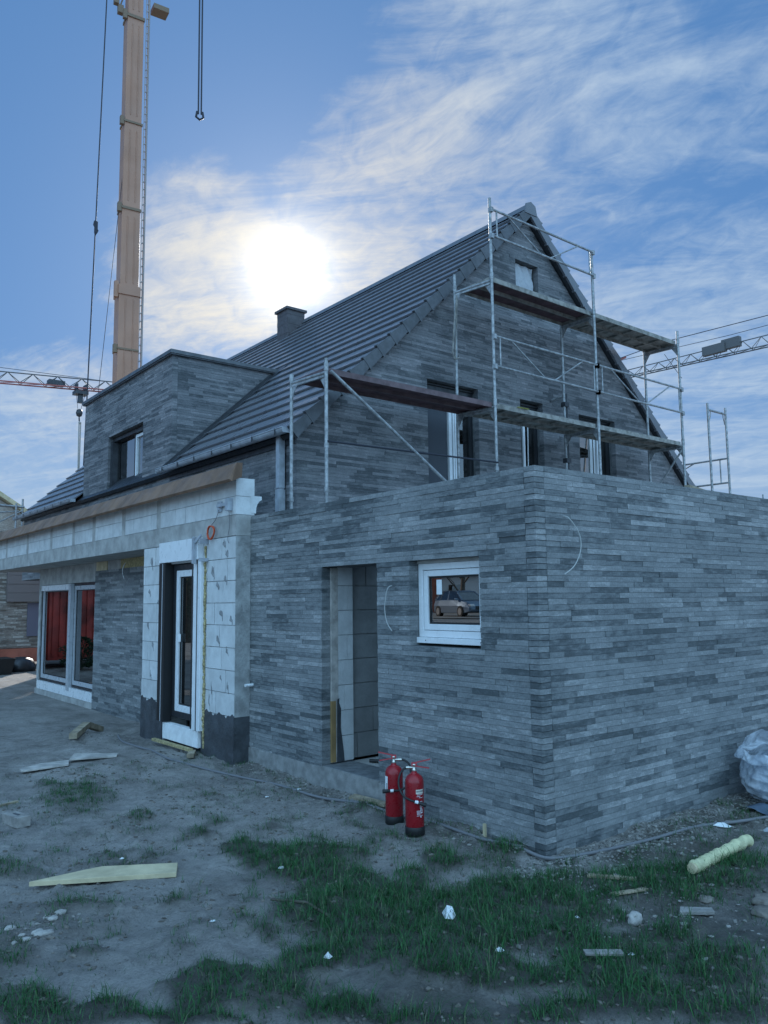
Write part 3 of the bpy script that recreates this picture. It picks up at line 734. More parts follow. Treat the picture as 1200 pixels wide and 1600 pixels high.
# ------------------------------------------------------------------ main house
HX0, HX1, AX, HY0, HY1 = 1.25, 10.89, 6.07, 5.2, 18.7
EZ, RZ = 4.15, 8.66
SL = (RZ-EZ)/(AX-HX0)
house = thing('gabled_house', (AX, 12, 0), 'large two-storey house in grey clinker with steep dark tiled roof and flat-topped dormer', 'house')
CO2 = .045
def gclip(z):
    if z <= EZ: return (HX0, HX1)
    t = (z-EZ)/SL; return (HX0+t+.01, HX1-t-.01)
gop = [(3.64, 4.76, 2.95, 5.20), (5.78, 6.38, 3.6, 5.18), (7.39, 8.49, 3.6, 5.16), (5.77, 6.37, 7.22, 7.70)]
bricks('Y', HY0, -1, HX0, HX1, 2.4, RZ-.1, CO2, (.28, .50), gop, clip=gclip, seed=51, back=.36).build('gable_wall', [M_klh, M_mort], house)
D0, D1, DT = 9.3, 13.95, 6.16
dop = [(10.6, 12.45, 4.03, 5.17)]
def fclip(z): return (HY0+.37, HY1) if z < EZ-.08 else (D0, D1)
fm = bricks('X', HX0, -1, HY0+.37, HY1, 2.4, DT, CO2, (.28, .50), dop, clip=fclip, seed=52, back=.36)
for i in range(int((EZ-.08-2.4)/CO2)): fm.box(HX0+.0, HX0+.1, HY0+.1, HY0+.368, 2.4+i*CO2+.002, 2.4+(i+1)*CO2-.002, 0)
fm.box(HX0+.012, HX0+.36, HY0+.11, HY0+.369, 2.4, EZ-.1, 1)
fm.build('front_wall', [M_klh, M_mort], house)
MB().box(HX0+.4, HX1-.02, HY0+.4, HY1, 0, EZ-.3, 0).build('core_wall', M_room, house) if 0 else None
MB().box(HX0+.02, HX1, HY1-.3, HY1-.01, 2.4, EZ-.02).prism([(HX0+.05, HY1-.3, EZ-.02), (HX1-.05, HY1-.3, EZ-.02), (AX, HY1-.3, RZ-.12)], (0, .29, 0)).build('rear_gable_wall', M_klh, house)
MB().box(HX1-.3, HX1-.01, HY0+.37, HY1-.31, 0, EZ-.02).build('side_wall', M_klh, house)
MB().box(HX0+.37, HX1-.31, HY0+.37, HY1-.31, 2.6, 2.9).box(HX0+2.4, HX1-2.4, HY0+.37, HY1-.31, 5.35, 5.5).build('floor_slab', M_conc, house)
MB().box(HX0+.02, HX0+.3, 5.25, 14.55, 0, 2.39).box(HX0+.301, HX1-.32, 14.3, 14.55, 0, 2.39).build('ground_storey_wall', M_aac, house)

# roof: overlapping flat tiles, each its own piece
a_ = math.atan(SL); ca, sa = math.cos(a_), math.sin(a_)
RS = Vector((0, 0, 0))
def slope_pt(side, s_, y, nrm):
    """side -1 left slope (rising to +x), +1 right slope; s_ metres up the slope from the eave edge"""
    ex = HX0-.14 if side < 0 else HX1+.14
    x = ex - side*ca*s_; z = EZ-.14*SL+sa*s_
    return Vector((x+side*sa*nrm, y, z+ca*nrm))
SLEN = (AX-HX0+.14)/ca
NR = 20; EXPO = SLEN/NR
tiles = MB(); rt_ = random.Random(8)
for side in (-1, 1):
    for i in range(NR):
        s0 = i*EXPO; s1 = s0+EXPO+.05
        if i == NR-1: s1 = SLEN+.01
        xm = HX0-.14+ca*(s0+EXPO*.5)
        y = HY0-.10-rt_.choice((.3, .6, .9, 0))
        while y < HY1+.05:
            ya, yb = max(y, HY0-.10), min(y+1.2, HY1+.06); y += 1.2
            if yb-ya < .03: continue
            if side < 0 and xm < 3.42 and yb > D0-.10 and ya < D1+.08:
                if ya < D0-.14: yb = D0-.10
                elif yb > D1+.12: ya = D1+.08
                else: continue
            h0 = .070+rt_.uniform(-.0008, .0008); h1 = .012
            P_ = [slope_pt(side, s0, ya+.0003, h0), slope_pt(side, s0, yb-.0003, h0), slope_pt(side, s1, yb-.0015, h1+.016), slope_pt(side, s1, ya+.0015, h1+.016),
                  slope_pt(side, s0, ya+.0015, h0-.03), slope_pt(side, s0, yb-.0015, h0-.03), slope_pt(side, s1, yb-.0015, h1), slope_pt(side, s1, ya+.0015, h1)]
            tiles.add(P_, [(0, 1, 2, 3), (7, 6, 5, 4), (0, 4, 5, 1), (3, 2, 6, 7), (0, 3, 7, 4), (1, 5, 6, 2)])
for side in (-1, 1):   # underlay boarding
    tiles.prism([slope_pt(side, .02, HY0-.03, -.03), slope_pt(side, SLEN, HY0-.03, -.03), slope_pt(side, SLEN, HY0-.03, -.10), slope_pt(side, .02, HY0-.03, -.10)], (0, HY1-HY0+.03, 0), 1)
roof = tiles.build('roof', [M_tile, M_dmet], house)
rg_ = MB()
for i in range(34):
    y = HY0-.12+i*.41
    rg_.prism([(AX-.15, y, RZ-.045), (AX-.09, y, RZ+.07), (AX, y, RZ+.115), (AX+.09, y, RZ+.07), (AX+.15, y, RZ-.045), (AX, y, RZ+.06)], (0, .425, 0))
rg_.build('ridge_tiles', M_tile, roof)
for side in (-1, 1):
    vg = MB()
    for i in range(NR):
        s0 = i*EXPO-.01; s1 = s0+EXPO+.045
        o0 = .078; o1 = .046
        d = -.11 if side < 0 else -.10
        P_ = [slope_pt(side, s0, HY0-.135-.006, o0), slope_pt(side, s1, HY0-.135, o1), slope_pt(side, s1, HY0-.135, d+.02), slope_pt(side, s0, HY0-.135-.006, d)]
        vg.prism(P_, (0, .045, 0))
        P_ = [slope_pt(side, s0, HY0-.141, o0+.012), slope_pt(side, s0+.03, HY0-.141, o0+.012), slope_pt(side, s0+.03, HY0-.141, d-.012), slope_pt(side, s0, HY0-.141, d-.012)]
        vg.prism(P_, (0, .06, 0))
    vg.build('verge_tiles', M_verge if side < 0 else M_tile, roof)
    MB().prism([slope_pt(side, .1, HY0-.09, -.10), slope_pt(side, SLEN, HY0-.09, -.10), slope_pt(side, SLEN, HY0-.09, .0), slope_pt(side, .1, HY0-.09, .0)], (0, .085, 0)).build('verge_board', M_dmet, roof)
MB().prism([(AX-.16, HY0-.15, RZ-.10), (AX-.12, HY0-.15, RZ+.08), (AX, HY0-.15, RZ+.135), (AX+.12, HY0-.15, RZ+.08), (AX+.16, HY0-.15, RZ-.10)], (0, .03, 0)).build('ridge_cap', M_tile, roof)
# chimney clad in slate with a wider cap
ch = MB(); cx0, cx1, cy0, cy1 = 5.5, 5.99, 12.32, 12.80
k_ = 0
z = 7.7
while z < 8.88:
    ch.box(cx0-.004*(k_ % 2), cx1+.004*(k_ % 2), cy0-.004*(k_ % 2), cy1, z, min(z+.118, 8.9)); z += .12; k_ += 1
M_chim = mat('chimney_slate', (.085, .075, .08), .6, noise=(8, .2)); chim = ch.build('chimney', M_chim, roof)
cp_ = MB(); cp_.box(cx0-.05, cx1+.05, cy0-.05, cy1+.05, 8.89, 8.92).prism([(cx0-.05, cy0-.05, 8.921), (cx1+.05, cy0-.05, 8.921), (cx1+.05, cy1+.05, 8.921), (cx0-.05, cy1+.05, 8.921)], (0, 0, .03)); cp_.build('chimney_cap', M_chim, roof)
# gutter with brackets, both sides of the dormer
for ya, yb in ((HY0-.08, D0+.02), (D1+.04, HY1+.08)):
    gt = MB(); pr_ = []
    gx0, gz0 = HX0-.21, EZ-.085
    for k in range(9): t = math.pi*k/8; pr_.append((gx0-.065*math.cos(t), gz0-.075*math.sin(t)))
    inn = [(gx0-.058*math.cos(math.pi*k/8), gz0-.067*math.sin(math.pi*k/8)) for k in range(8, -1, -1)]
    allp = pr_+inn; n_ = len(allp)
    vs_ = [(x, ya, z) for x, z in allp]+[(x, yb, z) for x, z in allp]
    gt.add(vs_, [(i, (i+1) % n_, (i+1) % n_+n_, i+n_) for i in range(n_)])
    gt.tube([(gx0-.065, ya, gz0), (gx0-.065, yb, gz0)], .009, 6)
    gt.box(gx0-.06, gx0+.06, ya, ya+.004, gz0-.07, gz0+.0).box(gx0-.06, gx0+.06, yb-.004, yb, gz0-.07, gz0)
    go = gt.build('gutter', M_zinc, roof)
# eaves soffit
MB().box(HX0-.02, HX0+.0, HY0, D0, EZ-.26, EZ-.12).build('fascia', M_dmet, roof)
y = HY0+.1
while y < HY1:
    if not (D0-.05 < y < D1+.05): MB().box(gx0-.072, gx0-.066, y, y+.025, gz0-.075, gz0+.012).box(gx0-.07, gx0+.08, y, y+.025, gz0+.004, gz0+.012).build('gutter_bracket', M_dmet, roof)
    y += .62
dpm = MB(); dpm.box(HX0-.115, HX0-.025, HY0+.26, HY0+.35, 3.30, EZ-.10).box(HX0-.10, HX0-.03, HY0+.27, HY0+.34, 2.72, 3.30); dpm.box(HX0-.12, HX0-.02, HY0+.255, HY0+.355, 2.72, 3.28)
dpm.build('downpipe', M_zinc, house)

# dormer: cheek, coping, flat roof
def dclip(z): return (HX0+.102, HX0+(z-EZ)/SL+.12)
for nm, at_, o_ in (('dormer_cheek', D0, -1), ('dormer_cheek', D1, 1)):
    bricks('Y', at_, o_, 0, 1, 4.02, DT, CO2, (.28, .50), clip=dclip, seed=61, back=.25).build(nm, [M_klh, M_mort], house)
dr = MB(); dr.box(HX0-.07, 3.62, D0-.075, D1+.075, DT+.02, DT+.085).box(HX0-.05, 3.60, D0-.055, D1+.055, DT-.0, DT+.019); dr.build('dormer_roof', M_coping, house)
fl = MB(); fl.prism([slope_pt(-1, .04, D0-.26, .066), slope_pt(-1, 3.3, D0-.26, .066), slope_pt(-1, 3.3, D0-.26, .05), slope_pt(-1, .04, D0-.26, .05)], (0, .255, 0))
fl.prism([slope_pt(-1, -.02, D0-.03, .10), slope_pt(-1, 3.0, D0-.03, .10), slope_pt(-1, 3.0, D0-.03, .05), slope_pt(-1, -.02, D0-.03, .05)], (0, .026, 0)); fl.build('flashing', M_dmet, house)
MB().box(1.9, 1.98, D0-.16, D0-.02, 6.0, 6.10).build('dormer_outlet', M_zinc, house) if 0 else None

# windows of the house
w = window(house, 'X', HX0+.17, -1, 10.62, 12.43, 4.08, 5.15, .055, .07, M_dark, M_glass, mull=(11.42,), name='dormer_window')
sash = MB()
for (a, b_, c_, d_) in ((10.69, 10.74, 4.15, 5.08), (11.32, 11.37, 4.15, 5.08), (10.74, 11.32, 4.15, 4.21), (10.74, 11.32, 5.02, 5.08)): sash.box(HX0+.16, HX0+.24, a, b_, c_, d_)
sash.build('sash', M_wpvc, w, bevel=.003)
os_ = MB(); hinge = Vector((HX0+.24, 12.34, 4.15)); dv = Vector((.62, -.78, 0)); up_ = Vector((0, 0, 1)); W_ = .80; H_ = .92
def sbar(m_, a, b_, w_=.055): m_.bar(hinge+dv*a[0]+up_*a[1], hinge+dv*b_[0]+up_*b_[1], .06, w_, upv=tuple(dv) if abs(a[0]-b_[0]) < 1e-6 else (0, 0, 1))
sbar(os_, (.03, 0), (.03, H_)); sbar(os_, (W_-.03, 0), (W_-.03, H_)); sbar(os_, (.058, .03), (W_-.058, .03)); sbar(os_, (.058, H_-.03), (W_-.058, H_-.03))
oso = os_.build('open_sash', M_wpvc, w)
MB().prism([hinge+dv*.055+up_*.055, hinge+dv*(W_-.055)+up_*.055, hinge+dv*(W_-.055)+up_*(H_-.055), hinge+dv*.055+up_*(H_-.055)], (.01, .008, 0)).build('open_pane', M_glass, w)
MB().box(HX0-.03, HX0+.165, 10.6, 12.45, 4.035, 4.075).build('sill', M_dmet, w)
MB().box(HX0+.10, HX0+.165, 10.605, 12.445, 5.10, 5.166).box(HX0+.05, HX0+.165, 12.36, 12.445, 4.08, 5.09).build('blind_rail', M_dmet, w)

def gdark(x0, x1, z0, z1, nm):
    f = MB(); f.box(x0, x1, HY0+.13, HY0+.2, z1-.17, z1); f.box(x0, x0+.05, HY0+.14, HY0+.2, z0, z1-.171); f.box(x1-.05, x1, HY0+.14, HY0+.2, z0, z1-.171)
    f.box(x0, x1, HY0+.10, HY0+.129, z1-.05, z1-.03); return f.build(nm, M_dark, house)
fd = gdark(3.645, 4.755, 2.95, 5.195, 'french_door')
MB().box(3.70, 4.20, HY0+.17, HY0+.18, 2.95, 5.02).build('blackout_panel', mat('dark_panel', (.035, .042, .055), .5), fd)
fr_ = MB(); fr_.box(4.22, 4.28, HY0+.14, HY0+.22, 2.95, 5.0).box(4.30, 4.33, HY0+.13, HY0+.2, 2.95, 5.0).box(4.36, 4.43, HY0+.15, HY0+.22, 2.95, 5.0); fr_.build('door_leaf', M_wpvc, fd)
MB().box(4.44, 4.70, HY0+.19, HY0+.196, 2.95, 5.02).build('pane', M_glassd, fd)
w2 = gdark(5.785, 6.375, 3.6, 5.175, 'narrow_window')
MB().box(6.02, 6.07, HY0+.16, HY0+.22, 3.6, 5.0).bar((6.13, HY0+.17, 3.6), (6.16, HY0+.17, 4.95), .015, .015).build('sash', M_wpvc, w2)
MB().box(5.84, 6.02, HY0+.19, HY0+.196, 3.6, 5.0).box(6.18, 6.32, HY0+.19, HY0+.196, 3.6, 5.0).build('pane', M_glassd, w2)
MB().tube([(5.93, HY0+.14, 4.98), (5.90, HY0+.13, 4.6), (5.885, HY0+.13, 4.2), (5.90, HY0+.13, 3.7)], .007, 6).build('pull_cord', M_wht, w2)
w3 = gdark(7.395, 8.485, 3.6, 5.155, 'wide_window')
ts = MB(); q0 = Vector((7.47, HY0+.15, 3.62)); qx = Vector((.52, .06, 0)); qu = Vector((-.12, -.10, 1.3))
ts.bar(q0, q0+qu, .05, .07); ts.bar(q0+qx, q0+qx+qu, .05, .10); ts.bar(q0, q0+qx, .05, .06); ts.bar(q0+qu, q0+qx+qu, .05, .06); ts.bar(q0+qx*1.22, q0+qx*1.22+qu, .03, .05)
ts.build('tilted_sash', M_wpvc, w3)
MB().prism([q0, q0+qx, q0+qx+qu, q0+qu], (0, .008, 0)).build('pane', M_glass, w3)
MB().box(8.10, 8.14, HY0+.14, HY0+.2, 3.6, 4.98).build('mullion', M_wpvc, w3)
MB().box(8.15, 8.43, HY0+.19, HY0+.196, 3.6, 4.98).build('pane', M_glassd, w3)
w4 = MB().box(5.78, 6.36, HY0+.15, HY0+.2, 7.22, 7.25).box(5.78, 6.36, HY0+.15, HY0+.2, 7.67, 7.70).box(6.31, 6.36, HY0+.15, HY0+.2, 7.251, 7.669).box(5.775, 5.82, HY0+.15, HY0+.2, 7.251, 7.669).build('attic_window', M_gpvc, house)
fm_ = MB(); n_ = 14
rr = random.Random(2); gp = [[(5.80+.53*i/n_, HY0+.10+.016*math.sin(i*1.1+j*.5)+rr.uniform(-.006, .006), 7.23+.46*j/n_) for j in range(n_+1)] for i in range(n_+1)]
fm_.add([p for r_ in gp for p in r_], [(i*(n_+1)+j, (i+1)*(n_+1)+j, (i+1)*(n_+1)+j+1, i*(n_+1)+j+1) for i in range(n_) for j in range(n_)], 0, True)
fm_.build('protective_film', M_gpvc, w4)

# ------------------------------------------------------------------ scaffold in front of the gable
YO, YI = 4.2, 4.9
sf = thing('scaffold', (5, 4.5, 2.56), 'tube scaffold with plank decks on two levels standing before the gable on the annex roof', 'scaffold')
def pole(pts, nm='standard', r_=.0242, p=sf, m_=M_galv):
    b_ = MB().tube(pts, r_, 10)
    return b_.build(nm, m_, p)
ZB = 2.57
XS = [1.05, 4.09, 6.6, 9.2]
tops_o = [4.78, 7.87, 7.72, 6.83]; tops_i = [4.70, 6.86, 6.62, 6.62]
xi_ = [.98, 3.99, 6.6, 9.15]
for x, to, xi, ti in zip(XS, tops_o, xi_, tops_i):
    for yy, t, xx in ((YO, to, x), (YI, ti, xi)):
        b_ = MB().tube([(xx, yy, ZB), (xx, yy, t)], .0242, 10)
        b_.box(xx-.06, xx+.06, yy-.06, yy+.06, ZB-.006, ZB+.002)
        for zz in (ZB+.55, ZB+1.1) if yy == YO else (ZB+.5,): b_.tube([(xx, yy, zz-.03), (xx, yy, zz+.03)], .033, 8)
        for lv in (4.6, 6.56):
            if t > lv: b_.tube([(xx, yy, lv+.02), (xx, yy, lv+.12)], .031, 8)
        b_.build('standard', M_galv, sf)
    for lv in (4.60, 6.56):
        if min(to, ti) > lv-.05:
            tb = MB().tube([(x, YO, lv), (xi, YI, lv)], .024, 8).bar((x, YO+.03, lv-.04), (xi, YI-.03, lv-.04), .03, .03)
            for y0_, y1_ in ((YO+.02, YO+.15), (YI-.02, YI-.15)):
                xx = x if y0_ < 4.5 else xi
                tb.prism([(xx-.004, y0_, lv-.03), (xx-.004, y1_, lv-.03), (xx-.004, (y0_*2+y1_)/3, lv-.15), (xx-.004, y0_, lv-.22)], (.008, 0, 0))
            tb.build('transom', M_galv, sf)
def deck(x0, x1, z, und, nm='deck'):
    d = MB()
    for k in range(2):
        ya = YO+.04+k*.315; d.box(x0+.03, x1-.03, ya, ya+.305, z-.004, z+.012)
    o = d.build(nm, und, sf)
    r_ = MB()
    for k in range(2):
        ya = YO+.04+k*.315
        for yy in (ya-.003, ya+.293): r_.box(x0+.03, x1-.03, yy, yy+.016, z-.055, z+.02)
        r_.box(x0+.02, x0+.029, ya, ya+.3, z-.055, z+.02).box(x1-.029, x1-.02, ya, ya+.3, z-.055, z+.02)
        for q in (range(1, 6) if und is M_deck else ()):
            xx = x0+(x1-x0)*q/6; r_.box(xx-.02, xx+.02, ya+.014, ya+.292, z-.035, z-.005)
    r_.build('deck_frame', M_deck if und is M_deck or z > 6 else mat('stained_deck_edge', (.13, .085, .09), .7, noise=(6, .3)), o)
deck(1.05, 4.09, 4.655, M_redply); deck(4.09, 6.6, 4.655, M_deck); deck(6.6, 9.2, 4.655, M_deck)
deck(4.09, 6.6, 6.62, M_redply); deck(6.6, 9.2, 6.62, M_deck)
def guard(x0, x1, zt, zb_, y=YO-.035, p=sf, diag=True, yv=None):
    g_ = MB(); g_.tube([(x0, y, zt), (x1, y, zt)], .019, 8).tube([(x0, y, zb_), (x1, y, zb_)], .019, 8)
    g_.tube([(x1-.11, y, zb_), (x1-.11, y, zt)], .014, 6).tube([(x0+.11, y, zb_), (x0+.11, y, zt)], .014, 6)
    if diag: g_.tube([(x0+.35, y, zt), ((x0+x1)/2-.12, y, zb_)], .013, 6).tube([((x0+x1)/2+.1, y, zb_), (x1-.4, y, zt)], .013, 6)
    for xx in (x0, x1):
        for zz in (zt, zb_): g_.box(xx-.025, xx+.025, y-.02, y+.045, zz-.045, zz+.03)
    g_.build('guard_rail', M_galv, p)
guard(4.09, 6.6, 5.68, 5.22); guard(6.6, 9.2, 5.68, 5.22); guard(4.09, 6.6, 7.68, 7.26)
pole([(1.10, YO-.03, 4.62), (3.6, YO-.03, 3.02)], 'diagonal_brace', .022)
pole([(1.05, YO-.03, 3.72), (4.09, YO-.03, 3.76)], 'ledger', .013, m_=M_cable)
pole([(9.17, YO+.02, 4.5), (9.17, YI, 3.7)], 'frame_brace', .019)
pole([(6.6, YI+.02, 5.3), (6.6, YI+.28, 5.28)], 'wall_tie', .022)
b_ = MB().tube([(6.66, YI, 4.0), (6.66, YI, 5.35)], .024, 8)
for zz in (5.15, 4.15): b_.box(6.57, 6.69, YI-.04, YI+.05, zz-.04, zz+.04)
b_.build('tie_tube', M_dmet, sf)
st_ = MB()
for dx_ in (-.03, .02): st_.tube([(3.99, YI-.05, 6.5), (3.93+dx_, YI-.06, 6.0), (3.89+dx_, YI-.06, 5.55), (3.91+dx_*.4, YI-.06, 5.45)], .012, 6)
st_.tube([(3.9, YI-.06, 5.45), (4.0, YI-.05, 5.5)], .012, 6)
st_.build('lashing_strap', M_deck, sf)
tag(MB().box(4.60, 4.86, YO+.0, YO+.033, 4.676, 4.679).build('paint_mark', mat('faded_yellow', (.5, .47, .08), .7), sf))

s2 = thing('scaffold', (10.5, 5.5, 0), 'bare scaffold frame rising beyond the right end of the long brick wall', 'scaffold')
for x, yy in ((10.16, 4.2), (10.84, 4.2), (10.84, 6.8), (10.16, 6.8)):
    MB().tube([(x, yy, -.1), (x, yy, 5.56)], .0242, 8).build('standard', M_galv, s2)
for yy in (4.2, 6.8):
    f_ = MB().tube([(10.16, yy, 5.43), (10.84, yy, 5.43)], .024, 8)
    for xx, sg in ((10.16, 1), (10.84, -1)): f_.tube([(xx, yy, 5.18), (xx+sg*.05, yy, 5.22), (xx+sg*.10, yy, 5.36), (xx+sg*.10, yy, 5.42)], .012, 6)
    f_.build('frame_head', M_galv, s2)
g_ = MB(); xg = 10.80
g_.tube([(xg, 4.2, 4.52), (xg, 6.8, 4.52)], .019, 8).tube([(xg, 4.2, 4.03), (xg, 6.8, 4.03)], .019, 8).tube([(xg, 4.35, 4.03), (xg, 4.35, 4.52)], .015, 6).tube([(xg, 4.9, 4.52), (xg, 6.1, 4.03)], .014, 6)
g_.build('guard_rail', M_galv, s2)
MB().box(10.15, 10.85, 4.2, 6.8, 3.5, 3.55).build('deck', M_deck, s2)
# board lying on the parapet edge, with a short rod behind
pb_ = MB(); pb_.prism([(2.62, .30, 2.735), (2.62, .36, 2.735), (9.4, 1.9, 2.735), (9.4, 1.84, 2.735)], (0, 0, .10))
tag(pb_.build('edge_board', M_oldw), 'weathered board set on edge along the top of the long brick wall', 'board')
tag(MB().tube([(3.70, .12, 2.70), (3.70, .12, 2.80)], .008, 6).build('starter_rod', M_galv), 'short steel rod sticking up above the right end of the brick wall', 'rod')
# ------------------------------------------------------------------ crane mast behind the house
cr = thing('mobile_crane', (6.05, 24.35, 0), 'tall yellow telescopic crane boom with ladder rising behind the dormer', 'crane')
az = math.atan2(24.35-CAM.y, 6.05-CAM.x); th_ = R(14)
dd = Vector((math.cos(az), math.sin(az), 0)); rr_ = Vector((math.sin(az), -math.cos(az), 0))
nf = (-dd*math.cos(th_)+rr_*math.sin(th_)); tf = Vector((-nf.y, nf.x, 0))
if tf.dot(rr_) < 0: tf = -tf
bc = Vector((6.04, 24.55, 0))
secs = [(0, 13.3, .37), (13.3, 16.5, .335), (16.5, 19.95, .325), (19.95, 24.3, .31), (24.3, 33, .285)]
for z0_, z1_, hw in secs:
    b_ = MB(); b_.obox(bc+Vector((0, 0, (z0_+z1_)/2)), tf*hw, nf*hw*.95, Vector((0, 0, (z1_-z0_)/2)))
    for k in (-.28, .32): b_.obox(bc+nf*(hw*.95+.012)+tf*hw*k*1.3+Vector((0, 0, (z0_+z1_)/2)), tf*.016, nf*.012, Vector((0, 0, (z1_-z0_)/2-.3)))
    b_.build('boom_section', M_yel, cr, bevel=.03)
for z_, hw, hh in ((13.3, .40, .18), (16.5, .36, .05), (19.95, .35, .04), (11.05, .385, .035), (24.3, .34, .06)):
    c_ = MB(); c_.obox(bc+Vector((0, 0, z_)), tf*hw, nf*hw, Vector((0, 0, hh)))
    c_.obox(bc-tf*(hw+.06)+nf*.25+Vector((0, 0, z_)), tf*.07, nf*.08, Vector((0, 0, hh+.12)))
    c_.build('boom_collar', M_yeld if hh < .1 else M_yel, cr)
ld = MB(); la = bc+tf*.52+nf*.22; lb = bc+tf*.40+nf*.30
ld.tube([la+Vector((0, 0, 1)), la+tf*.0+Vector((0, 0, 33))], .042, 6)
for i in range(104): ld.tube([lb+Vector((0, 0, 1.2+i*.305)), la+Vector((0, 0, 1.33+i*.305))], .022, 5)
ld.tube([lb+Vector((0, 0, 1)), lb+Vector((0, 0, 33))], .014, 6)
ld.build('ladder', mat('ladder_paint', (.32, .27, .25), .6), cr)
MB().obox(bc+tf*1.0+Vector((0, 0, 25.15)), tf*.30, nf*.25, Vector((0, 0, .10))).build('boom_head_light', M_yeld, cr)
tpb = MB(); tpb.obox(bc-tf*.52+Vector((0, 0, 24.6)), tf*.10, nf*.1, Vector((0, 0, .16))).tube([bc-tf*.3+Vector((0, 0, 25.6)), bc-tf*.55+Vector((0, 0, 24.7))], .03, 6)
tpb.obox(bc-tf*.68+Vector((0, 0, 25.0)), tf*.09, nf*.1, Vector((0, 0, .22)))
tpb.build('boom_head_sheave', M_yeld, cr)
jb = MB(); jb.bar((6.05, 24.5, 32.6), (13, 21.6, 34.2), .5, .6); jb.build('jib', M_yel, cr)
base_ = MB().box(4.4, 9.6, 23.2, 25.8, .9, 1.5).box(5.2, 7.6, 23.4, 25.6, 1.5, 2.6); base_.build('chassis', M_yel, cr)
for xx in (5.2, 6.6, 8.6):
    for yy in (23.15, 25.5): MB().tube([(xx, yy, .5), (xx, yy+.35, .5)], .5, 18).build('wheel', M_tyre, cr)
hr = MB(); hr.tube([(5.14, 24.62, 33), (4.76, 24.755, 9.6), (4.65, 24.8, 3)], .026, 6)
hr.obox((4.877, 24.718, 15.63), (.05, 0, 0), (0, .05, 0), (0, 0, .22), 0).tube([(4.83, 24.7, 15.85), (4.80, 24.7, 15.7), (4.93, 24.7, 15.5), (4.85, 24.7, 15.35)], .04, 6)
hr.build('hoist_rope', M_cable, cr)
MB().tube([(5.853, 24.38, 19.75), (5.133, 24.633, 9.7), (4.9, 24.7, 6)], .011, 5).build('signal_rope', M_cable, cr)
hk = MB(); rx_ = rr_
for o_ in (-.055, .055): hk.tube([Vector((8.27, 23.4, 33.1))+rx_*o_, Vector((8.30, 23.36, 20.75))+rx_*o_], .03, 6)
hk.tube([Vector((8.30, 23.36, 20.85))-rx_*.10, Vector((8.30, 23.36, 20.62))-rx_*.14, Vector((8.30, 23.36, 20.52)), Vector((8.30, 23.36, 20.62))+rx_*.14, Vector((8.30, 23.36, 20.85))+rx_*.10], .045, 8)
hk.build('hook_block', M_cable, cr)

# distant tower cranes
def truss(p0, p1, h0, h1, w_, panels, parent, mtop, mbot, nm='jib', r_=.045):
    p0, p1 = Vector(p0), Vector(p1); d = p1-p0; side = Vector((d.y, -d.x, 0)).normalized()*w_/2
    t = MB(); bt = MB()
    top = lambda f_: p0+d*f_+Vector((0, 0, h0+(h1-h0)*f_)); lo = lambda f_, s_: p0+d*f_+side*s_
    t.tube([top(0), top(1)], r_, 5)
    for s_ in (-1, 1): bt.tube([lo(0, s_), lo(1, s_)], r_*1.2, 5)
    for i in range(panels):
        a, m_, b_ = i/panels, (i+.5)/panels, (i+1)/panels
        for s_ in (-1, 1): t.tube([lo(a, s_), top(m_)], r_*.6, 4); t.tube([top(m_), lo(b_, s_)], r_*.6, 4)
        bt.tube([lo(a, -1), lo(a, 1)], r_*.6, 4); bt.tube([lo(a, -1), lo(b_, 1)], r_*.5, 4)
    o = t.build(nm, mtop, parent); bt.build('bottom_chords', mbot, o); return o
def mast(x, y, z0_, z1_, w_, parent, m_):
    t = MB(); n_ = int((z1_-z0_)/1.4)
    for sx in (-1, 1):
        for sy in (-1, 1): t.tube([(x+sx*w_/2, y+sy*w_/2, z0_), (x+sx*w_/2, y+sy*w_/2, z1_)], .07, 5)
    for i in range(n_):
        za, zb = z0_+(z1_-z0_)*i/n_, z0_+(z1_-z0_)*(i+1)/n_
        for sx in (-1, 1):
            t.tube([(x+sx*w_/2, y-w_/2, za), (x+sx*w_/2, y+w_/2, zb)], .035, 4); t.tube([(x-w_/2, y+sx*w_/2, za), (x+w_/2, y+sx*w_/2, zb)], .035, 4)
    t.build('mast', m_, parent)
tc = thing('tower_crane', (-12, 60.7, 0), 'distant tower crane with red and grey lattice jib, trolley and hook at the left', 'tower crane')
truss((15.9, 52.7, 17.18), (-12, 60.7, 17.18), .72, .85, .7, 18, tc, M_cranew, M_craner)
mast(-12, 60.7, 0, 21, 1.3, tc, M_craner)
MB().tube([(-12, 60.7, 21), (4, 56.1, 18.5)], .03, 5).tube([(-12, 60.7, 21), (8.5, 54.8, 18.2), (15.4, 52.85, 17.9)], .02, 5).tube([(-12, 60.7, 21), (-22, 63.6, 18)], .03, 5).build('tie_rope', M_cable, tc)
MB().box(-24, -12, 60.9, 63.2, 17, 17.3).box(-24, -21.5, 61.5, 64, 15.4, 17).build('counter_jib', M_cranew, tc)
tr = MB(); tr.box(13.1, 14.0, 53.1, 53.9, 16.75, 17.0).box(13.38, 13.68, 53.3, 53.6, 16.15, 16.8); tr.box(13.2, 13.3, 53.2, 53.8, 17.0, 17.5).box(13.8, 13.9, 53.2, 53.8, 17.0, 17.5); tro = tr.build('trolley', M_dmet, tc)
MB().tube([(13.25, 53.5, 16.8), (13.4, 53.5, 15.7)], .015, 4).tube([(13.85, 53.4, 16.8), (13.6, 53.45, 15.7)], .015, 4).build('hoist_rope', M_cable, tro)
MB().lathe((13.5, 53.47, 15.42), [(0, .3), (.18, .22), (.24, 0), (.18, -.22), (0, -.32)], 12).tube([(13.5, 53.47, 15.1), (13.52, 53.47, 14.8)], .05, 6).build('hook', M_dmet, tro)
